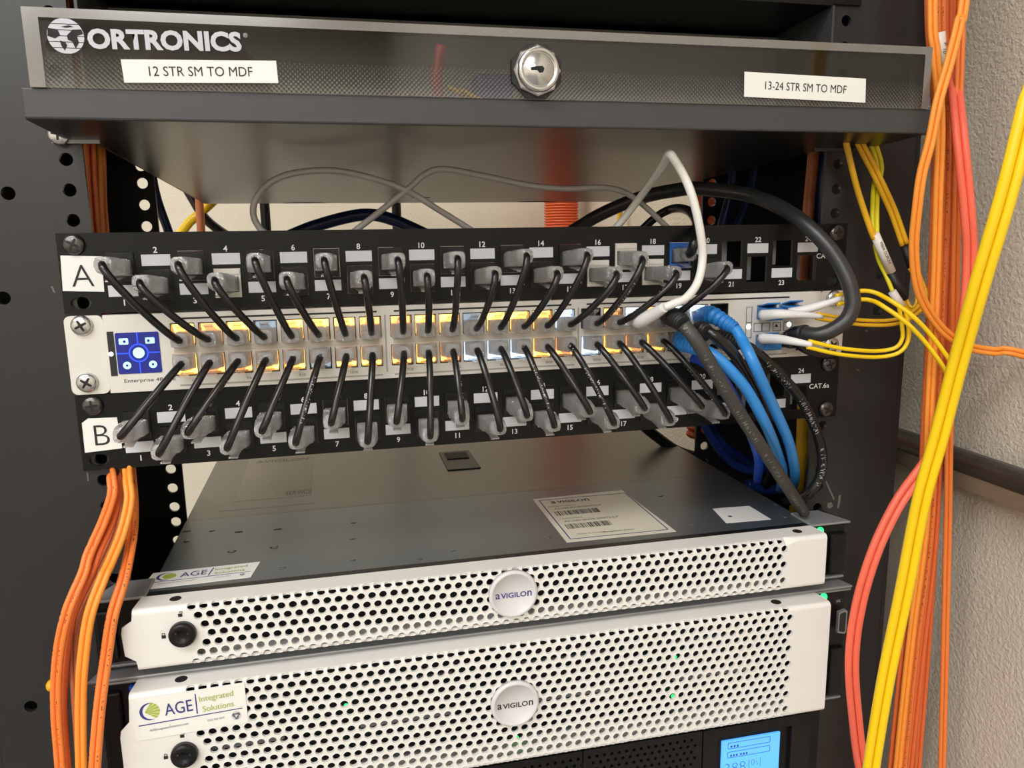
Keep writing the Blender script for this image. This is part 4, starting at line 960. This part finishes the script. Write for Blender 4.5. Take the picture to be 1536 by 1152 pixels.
# orange fibres hanging between the rack and the right wall
RB = [
 ('orange_deep', [(1394, -40, -34), (1401, 100, -36), (1405, 200, -36), (1402, 330, -34), (1396, 480, -30), (1388, 640, -28), (1380, 800, -28), (1358, 960, -28), (1338, 1151, -26), (1330, 1240, -26)], 'deep orange fibre pair at the rack side of the right bundle'),
 ('orange_light', [(1399, -40, -42), (1403, 80, -44), (1410, 180, -44), (1407, 300, -42), (1402, 450, -40), (1394, 620, -38), (1388, 780, -36), (1366, 960, -34), (1346, 1151, -32), (1338, 1240, -30)], 'second light orange fibre pair of the right bundle'),
 ('orange', [(1412, -40, -25), (1414, 60, -25), (1415, 90, -25), (1419, 200, -25), (1417, 320, -25), (1411, 470, -25), (1402, 640, -25), (1394, 800, -25), (1374, 960, -25), (1354, 1151, -25), (1346, 1240, -28)], 'orange fibre pair carrying a small printed white flag'),
 ('orange_deep', [(1424, -40, -20), (1426, 100, -20), (1426, 250, -20), (1424, 380, -20), (1418, 520, -20), (1410, 660, -20), (1400, 820, -20), (1382, 980, -20), (1364, 1151, -20), (1358, 1240, -20)], 'dark orange fibre pair deep inside the right bundle'),
 ('orange_light', [(1452, -40, -56), (1440, 30, -60), (1425, 90, -64), (1408, 150, -66), (1396, 210, -66), (1383, 260, -64), (1376, 310, -62), (1371, 370, -58), (1376, 425, -54), (1390, 462, -50), (1416, 497, -46), (1450, 519, -42), (1490, 527, -43), (1526, 529, -48), Vector((590, -110, -96)), Vector((592, -240, -110)), Vector((592, -420, -150))], 'light orange fibre sweeping off to the right in a wide loop'),
 ('orange', [(1446, -40, -30), (1441, 60, -32), (1437, 180, -34), (1435, 294, -34), (1433, 419, -32), (1430, 544, -30), (1424, 640, -28), (1422, 773, -26), (1418, 951, -26), (1413, 1151, -26), (1410, 1240, -26)], 'printed orange fibre hanging straight nearest the wall'),
 ('orange_deep', [(1436, -40, -14), (1432, 100, -14), (1430, 260, -14), (1426, 420, -14), (1416, 560, -14), (1406, 700, -14), (1398, 860, -14), (1388, 1000, -14), (1376, 1151, -14), (1372, 1240, -14)], 'rearmost deep orange fibre pair of the right bundle'),
 ('orange', [(1428, -40, -4), (1430, 60, -4), (1428, 140, -4), (1422, 230, -4), (1416, 330, -4), (1408, 480, -4), (1398, 650, -4), (1390, 800, -4), (1372, 980, -4), (1350, 1151, -4), (1344, 1240, -41)], 'orange fibre pair crossing behind the sweeping light orange one')]
for i, (m, pts, lbl) in enumerate(RB): duplex('orange_fiber', pts, 1.55 if i != 5 else 1.5, m, lbl, 'orange fibres at the right wall', phase=0.4 * i, run='free', tail=i != 4)
duplex('coral_fiber', [(1424, -40, -6), (1427, 50, -10), (1432, 120, -28), (1441, 210, -47), (1452, 320, -50), (1455, 387, -48), (1450, 465, -48), (1434, 570, -50), (1410, 655, -52), (1391, 693, -54), (1347, 755, -56), (1311, 831, -58), (1287, 915, -58), (1278, 995, -58), (1284, 1084, -58), (1293, 1151, -58), (1312, 1240, -56)], 2.35, 'coral', 'coral fibre pair bowing out over the right rack post', run=True)
duplex('yellow_fiber', [(1574, 20, -150), (1541, 165, -150), (1510, 290, -148), (1470, 425, -140), (1436, 548, -128), (1409, 653, -120), (1382, 751, -114), (1355.5, 889, -108), (1329, 1018, -104), (1307, 1151, -100), (1296, 1240, -98)], 2.65, 'yellow', 'thick bright yellow fibre pair crossing in front of the orange bundle', run='free')
# small flag on one orange fibre
fp = [at(1411, 48, -44), at(1414, 100, -42)]
fl = MB(); fl.tube([fp[0], fp[1]], 2.6, 12); fl = fl.build('cable_flag', M['sleeve'], label='small white printed flag wrapped round an orange fibre', cat='cable flag')
text('P 10', (fp[0] + fp[1]) / 2 + Vector((0, -2.8, 0)), -Z, X, 2.6, M['ink'], fl)

# yellow fibre jumpers between the switch, the sleeves and the cabinet
def lc(t, cx, cz, n=2, white_to=None):
    """blue connector body of a jumper in its cage"""
    MB().box(cx - 6.0, cx + 6.0, -15, 4, cz - 4.0, cz + 4.0).build('connector', M['lc_blue'], t, bevel=0.8)
    MB().prism([(cx - 4.6, -2, cz + 4.0), (cx + 4.6, -2, cz + 4.0), (cx + 4.6, -13, cz + 6.6), (cx - 4.6, -13, cz + 6.6)], (0, 0, 0.9)).build('connector_latch', M['lc_blue'], t)
def boot(t, pts, r0_, r1_, m='white_boot', ribs=0):
    p = spline(W3(pts), 6 if not ribs else 22); n_ = len(p)
    rr = [r0_ + (r1_ - r0_) * i / (n_ - 1) for i in range(n_)]
    if ribs: rr = [r * (1 + (0.09 if i > n_ * 0.3 else 0.0) * math.sin(i / n_ * ribs * 2 * math.pi)) for i, r in enumerate(rr)]
    MB().tube(p, rr, 12).build('boot', M[m], t)
def jumper(label, cx, cz, bp, yp, r, m, gap=1.2, n=2):
    t = thing('fiber_jumper', (cx, -6, cz), label, 'fibre jumper', 'yellow fibre jumpers of the switch')
    lc(t, cx, cz); boot(t, bp, 3.6, 1.7)
    A, B = strands(yp, r, gap)
    MB().tube(A, r, 10).build('strand', M[m], t); MB().tube(B, r, 10).build('strand', M[m], t); return t
j1 = jumper('yellow fibre jumper running level from the upper left blue connector', 422.5, -58.0, [(1143, 473, -14), (1170, 471, -26), (1200, 472, -28), (1233, 475, -27)], [(1225, 474, -27), (1262, 480, -26), (1300, 484, -28), (1340, 483, -33), (1366, 473, -38), (1382, 458, -34), (1386, 440, -30), (1378, 418, -26), (1367, 400, -24)], 1.25, 'yellow_dark')
j2 = jumper('yellow fibre jumper with a long white boot arching to the right bundle', 439.0, -57.0, [(1184, 470, -14), (1210, 464, -20), (1240, 455, -26), (1262, 447, -29)], [(1255, 450, -28), (1288, 443, -29), (1310, 445, -33), (1333, 457, -44), (1364, 479, -52), (1392, 508, -54), (1416, 540, -56), (1424, 556, -52)], 1.45, 'yellow', 1.9)
j3 = jumper('bright yellow fibre jumper looping up from the lower blue connector', 422.5, -77.5, [(1142, 508, -14), (1170, 509, -28), (1195, 513, -38), (1218, 517, -43)], [(1212, 516, -42), (1245, 524, -43), (1277, 529, -42), (1317, 531, -38), (1346, 525, -42), (1358, 508, -44), (1357, 484, -44), (1353, 462, -37)], 1.3, 'yellow', 1.5)
# sleeves and fibres going up into the cabinet
def sleeve(p, r, m, label):
    return MB().tube(W3(p), r, 12).build('sleeve', M[m], label=label, cat='sleeve', group='sleeves on the yellow fibres')
sl = sleeve([(1312, 351, -24), (1337, 408, -24)], 2.9, 'sleeve', 'white printed sleeve on the pair of yellow fibres')
text('FIBER DUPLEX', (at(1312, 351, -24) + at(1337, 408, -24)) / 2 + Vector((-0.5, -3.0, 0)), at(1337, 408, -24) - at(1312, 351, -24), Vector((1, 0, 0.4)), 1.8, M['ink'], sl)
sleeve([(1336, 409, -24), (1357, 449, -26)], 2.6, 'wax', 'black shrink sleeve below the white printed sleeve')
sleeve([(1357, 369, -22), (1367, 400, -24)], 2.6, 'wax', 'short black shrink sleeve beside the sweeping orange fibre')
sleeve([(1338, 437, -30), (1353, 460, -33)], 2.6, 'sleeve', 'short plain white sleeve above the looping yellow jumper')
G = 'yellow fibres below the cabinet'
cable('yellow_wire', [(1268, 205, -22), (1271, 222, -22), (1286, 284, -22), (1308, 350, -24), (1314, 356, -24)], 1.9, 'yellow_dark', 'amber yellow fibre coming down straight from the cabinet corner', 'fibre cable', G)
duplex('yellow_wire', [(1284, 200, -18), (1292, 219, -18), (1314, 262, -18), (1339, 316, -20), (1357, 367, -22)], 1.6, 'yellow_dark', 'amber yellow fibre pair slanting down to the short black sleeve', G)
duplex('yellow_wire', [(1303, 200, -10), (1310, 217, -10), (1319, 250, -10), (1314, 280, -12), (1312, 310, -16), (1312, 352, -22)], 1.5, 'yellow_green', 'lemon yellow fibre pair curving behind the slanting pair', G)
cable('yellow_wire', [(1312, 366, -18), (1318, 390, -18), (1330, 416, -22), (1340, 440, -29)], 1.4, 'yellow_green', 'thin lemon fibre running behind the white printed sleeve', 'fibre cable', G)
duplex('yellow_wire', [(1356, 448, -26), (1362, 460, -28), (1370, 464, -30), (1377, 455, -30), (1378, 436, -28)], 1.2, 'yellow_dark', 'little yellow hook of fibre below the black sleeve', G)

# copper cables at the right end of the switch
def booted(label, k, row, bpath, cpath, r, m, bm, group=None, r0_=6.0, ribs=10, name='network_cable'):
    x = colx(k); z = UPZ - 1.5 if row == 0 else LOZ + 1.5
    t = thing(name, (x, SY, z), label, 'network cable', group)
    add_plug(t, (x, SY, z), (0, -1, 0), False, flip=row == 0)
    s0 = Vector((x, SY - 4, z)); boot(t, [s0] + bpath, r0_, r + 0.5, bm, ribs)
    MB().tube(spline(W3([bpath[-1]] + cpath), 8), r, 12, phase=0.5).build('jacket', M[m], t); return t
booted('white network cable with a white boot hanging from under the cabinet', 18, 0, [(960, 482, -22), (984, 469, -36), (997, 461, -43)], [(1012, 455, -45), (1030, 446, -45), (1047, 422, -42), (1054, 385, -40), (1050, 345, -42), (1040, 300, -42), (1028, 268, -40), (1012, 240, -38), (1003, 231, -34), (994, 248, -12), (966, 288, 22), (938, 325, 34), (915, 352, 36)], 2.5, 'white_cable', 'white_boot', r0_=5.0, ribs=0)
GB = 'thick cables at the end of the switch'
booted('sky blue cable with ribbed boot from the switch end port', 21, 0, [(1066, 472, -20), (1088, 484, -32), (1103, 493, -38)], [(1113, 510, -44), (1131, 546, -56), (1161, 612, -44), (1182, 660, -32), (1191, 698, -14), (1192, 720, 20), (1186, 740, 80)], 3.4, 'blue_cable', 'blue_boot', GB)
booted('lower sky blue cable curving under the ribbed one', 20, 1, [(1024, 514, -20), (1038, 519, -35), (1052, 524, -45)], [(1070, 532, -50), (1096, 556, -54), (1122, 588, -53), (1150, 640, -46), (1168, 686, -20), (1174, 710, 6), (1170, 735, 60)], 3.5, 'blue_cable', 'blue_boot', GB)
cable('royal_cable', [(1038, 536, -8), (1056, 544, -14), (1083, 567, -24), (1108, 610, -28), (1128, 655, -18), (1138, 690, 6), (1136, 722, 50)], 3.2, 'royal', 'royal blue cable mostly hidden behind the charcoal cable', 'network cable', GB)
booted('black cable with a ribbed black boot between the blue ones', 21, 1, [(1055, 499, -18), (1050, 493, -41), (1062, 497, -51)], [(1077, 508, -54), (1102, 533, -50), (1130, 580, -40), (1148, 625, -28), (1160, 668, -4), (1158, 705, 34), (1150, 728, 80)], 3.3, 'black_plain', 'wax', GB, r0_=5.0)
booted('charcoal printed cable slanting down to the server ear', 20, 0, [(1004, 474, -24), (1016, 480, -44), (1026, 487, -54)], [(1045, 512, -59), (1070, 553, -59), (1102, 608, -55), (1142, 670, -46), (1177, 724, -32), (1198, 756, -18), (1206, 768, -12)], 4.1, 'charcoal', 'wax', GB)
booted('black printed cable curling against the right rack post', 22, 1, [(1092, 510, -16), (1112, 516, -24)], [(1134, 528, -26), (1168, 560, -24), (1200, 597, -20), (1222, 640, -16), (1233, 682, -11), (1230, 714, -8), (1213, 741, -5), (1196, 748, 6), (1180, 752, 40)], 3.5, 'black_cable', 'wax', GB)
# thick black cable arching over the upper panel into the lower right cage
tk = thing('thick_cable', (439, -6, -77), 'thick dull black cable arching over panel A down to the switch', 'cable')
MB().tube(spline(W3([(850, 352, 120), (900, 322, 100), (960, 297, 84), (1010, 286, 66), (1050, 283, 50), (1130, 294, 22), (1190, 323, -6), (1240, 368, -26), (1268, 412, -36), (1279, 450, -40), (1272, 476, -40), (1252, 493, -38), (1228, 502, -34), (1205, 500, -26)]), 8), 4.9, 14).build('jacket', M['thick_black'], tk)
MB().box(433.4, 445.6, -16, 3, -80.9, -73.3).build('module', M['wax'], tk, bevel=1); MB().tube(W3([(1188, 500, -16), (1208, 500, -28)]), [4.2, 5.6], 12).build('strain_relief', M['wax'], tk)
cable('pull_tab_loop', [(1176, 500, -10), (1190, 492, -22), (1205, 494, -28), (1212, 500, -30)], 0.9, 'black_plain', 'thin black pull loop of the thick cable module', 'pull tab')
cable('black_lead', [(1190, 508, -18), (1205, 522, -20), (1228, 531, -16), (1250, 532, -8)], 3.0, 'black_plain', 'short black lead tucked under the lower yellow jumper', 'cable')
# black cable with a dark plug in the blue jack
bj = thing('network_cable', (PX(19), -1, jz(19)), 'black cable from behind the panel into the blue jack nineteen', 'network cable')
add_plug(bj, (PX(19), -1, jz(19)), (0.25, -1, 0.1), False)
MB().tube(spline(W3([(955, 352, 70), (985, 325, 62), (1010, 313, 52), (1032, 316, 30), (1045, 334, 6), (1042, 360, -14)]) + [at(1036, 378, -13), Vector((PX(19), -6, jz(19)))], 8), 3.0, 12).build('jacket', M['black_plain'], bj)

# ------------------------------------------------------------------ cables seen through the gaps
GR = 'thin grey cables behind the panels'
cable('grey_wire', [(402, 352, 40), (390, 343, 40), (380, 322, 40), (384, 298, 40), (404, 275, 40), (440, 260, 40), (500, 256, 40), (560, 268, 40), (610, 286, 40), (660, 316, 40), (715, 350, 40)], 2.0, 'grey_cable', 'grey cord curling round on itself below the fibre cabinet', 'cable', GR)
cable('grey_wire', [(525, 352, 40), (560, 325, 40), (610, 285, 40), (640, 260, 40), (670, 254, 40), (730, 265, 40), (800, 279, 40), (850, 283, 40), (910, 282, 40), (950, 296, 40), (1000, 340, 40), (1016, 356, 40)], 2.0, 'grey_cable', 'grey cord rising to a hump and running off to the right', 'cable', GR)
cable('navy_wire', [(430, 356, 200), (470, 340, 200), (520, 326, 200), (555, 322, 200), (590, 330, 200), (640, 352, 200)], 5.0, 'navy_cable', 'navy blue cord arching just above the panel top edge')
cable('navy_wire', [(214, 120, 230), (222, 200, 230), (228, 262, 230), (236, 300, 230), (250, 340, 230), (258, 362, 230)], 3.6, 'navy_cable', 'navy cord close beside the rear rack flange')
cable('black_wire', [(226, 180, 430), (262, 250, 430), (290, 300, 430), (310, 330, 430), (345, 356, 430), (400, 388, 430)], 5.0, 'black_plain', 'black cord slanting behind the yellow one by the rear flange')
cable('yellow_wire', [(400, 240, 430), (350, 276, 430), (322, 300, 430), (300, 320, 430), (282, 336, 430), (262, 366, 430), (250, 400, 430)], 4.8, 'yellow', 'short yellow cord far behind the panels')
cable('brown_wire', [(294, 60, 410), (298, 240, 410), (298, 280, 410), (302, 356, 410), (304, 430, 410)], 4.2, 'copper', 'upright orange brown cord far behind the panels')
for u0, lb in ((396, 'dark upright rod seen behind the grey cord loop'), (593, 'dark upright rod seen behind the navy arch')):
    rp = at(u0, 325, 720); MB().tube([(rp.x, 720, FZ), (rp.x + 4, 720, 1400)], 7, 10).build('rear_rod', M['panel'], label=lb, cat='rod', group='rods behind the rack')
dc = at(842, 320, 900); du = MB(); prof = []
for i in range(130): prof += [(28, i * 4.8), (31, i * 4.8 + 1.4), (31, i * 4.8 + 3.2), (28, i * 4.8 + 4.4)]
du.lathe((dc.x, 900, dc.z - 400), (0, 0, 1), prof, 20).build('corrugated_duct', M['duct'], label='orange corrugated duct standing against the back wall', cat='duct')
dc = at(1062, 318, 290); du = MB(); prof = []
for i in range(60): prof += [(14, i * 8.0), (16.5, i * 8.0 + 2), (16.5, i * 8.0 + 5), (14, i * 8.0 + 7)]
du.lathe((dc.x, 290, dc.z - 240), (0, 0, 1), prof, 18).build('corrugated_duct', M['duct'], label='orange corrugated duct in shadow behind the right post', cat='duct')
cable('yellow_wire', [(932, 280, 700), (930, 320, 700), (928, 360, 700)], 4, 'yellow_dark', 'yellow cord far behind beside the orange duct')
cable('orange_wire', [(1228, -40, 60), (1222, 200, 60), (1214, 300, 60), (1206, 400, 60), (1200, 560, 70)], 4.2, 'copper', 'brownish cord inside the right rack post')
cable('blue_wire', [(1274, -40, 50), (1262, 60, 50), (1244, 200, 56), (1234, 270, 56), (1230, 350, 58), (1222, 520, 70)], 4.4, 'navy_cable', 'shade toned blue cord inside the right rack post')  # these blue cords take navy, so the gap's shade is in their colour
cable('blue_wire', [(1104, 230, 150), (1098, 280, 150), (1080, 350, 150)], 4.0, 'navy_cable', 'shade toned blue cord deep in the shadow behind panel A')
cable('blue_wire', [(1136, 240, 150), (1126, 290, 150), (1102, 350, 150)], 4.0, 'navy_cable', 'second shade toned blue cord in the shadow nearer the right post')
cable('yellow_wire', [(1206, 600, 84), (1204, 660, 84), (1198, 720, 84), (1192, 780, 84)], 5.2, 'yellow_dark', 'dull yellow cord inside the right post beside the server')
for i, pp in enumerate(([(1050, 620, 150), (1070, 660, 150), (1100, 695, 150), (1130, 705, 150), (1160, 690, 150)], [(1060, 630, 170), (1090, 672, 170), (1120, 690, 170), (1165, 710, 170)], [(1120, 725, 150), (1150, 735, 150), (1185, 730, 150), (1200, 722, 150)])):
    cable('blue_wire', pp, 4.2, 'royal_shaded', ('royal blue cord sagging in the gap above the server', 'shade toned blue cord just behind the sagging royal blue one', 'short blue cord lying lowest in the gap by the post')[i], group='blue cords in the side gap')
cable('black_wire', [(955, 630, 200), (985, 655, 200), (1020, 678, 200), (1070, 690, 200)], 5.0, 'black_plain', 'black cord lying behind on the server cover')

make_texts()
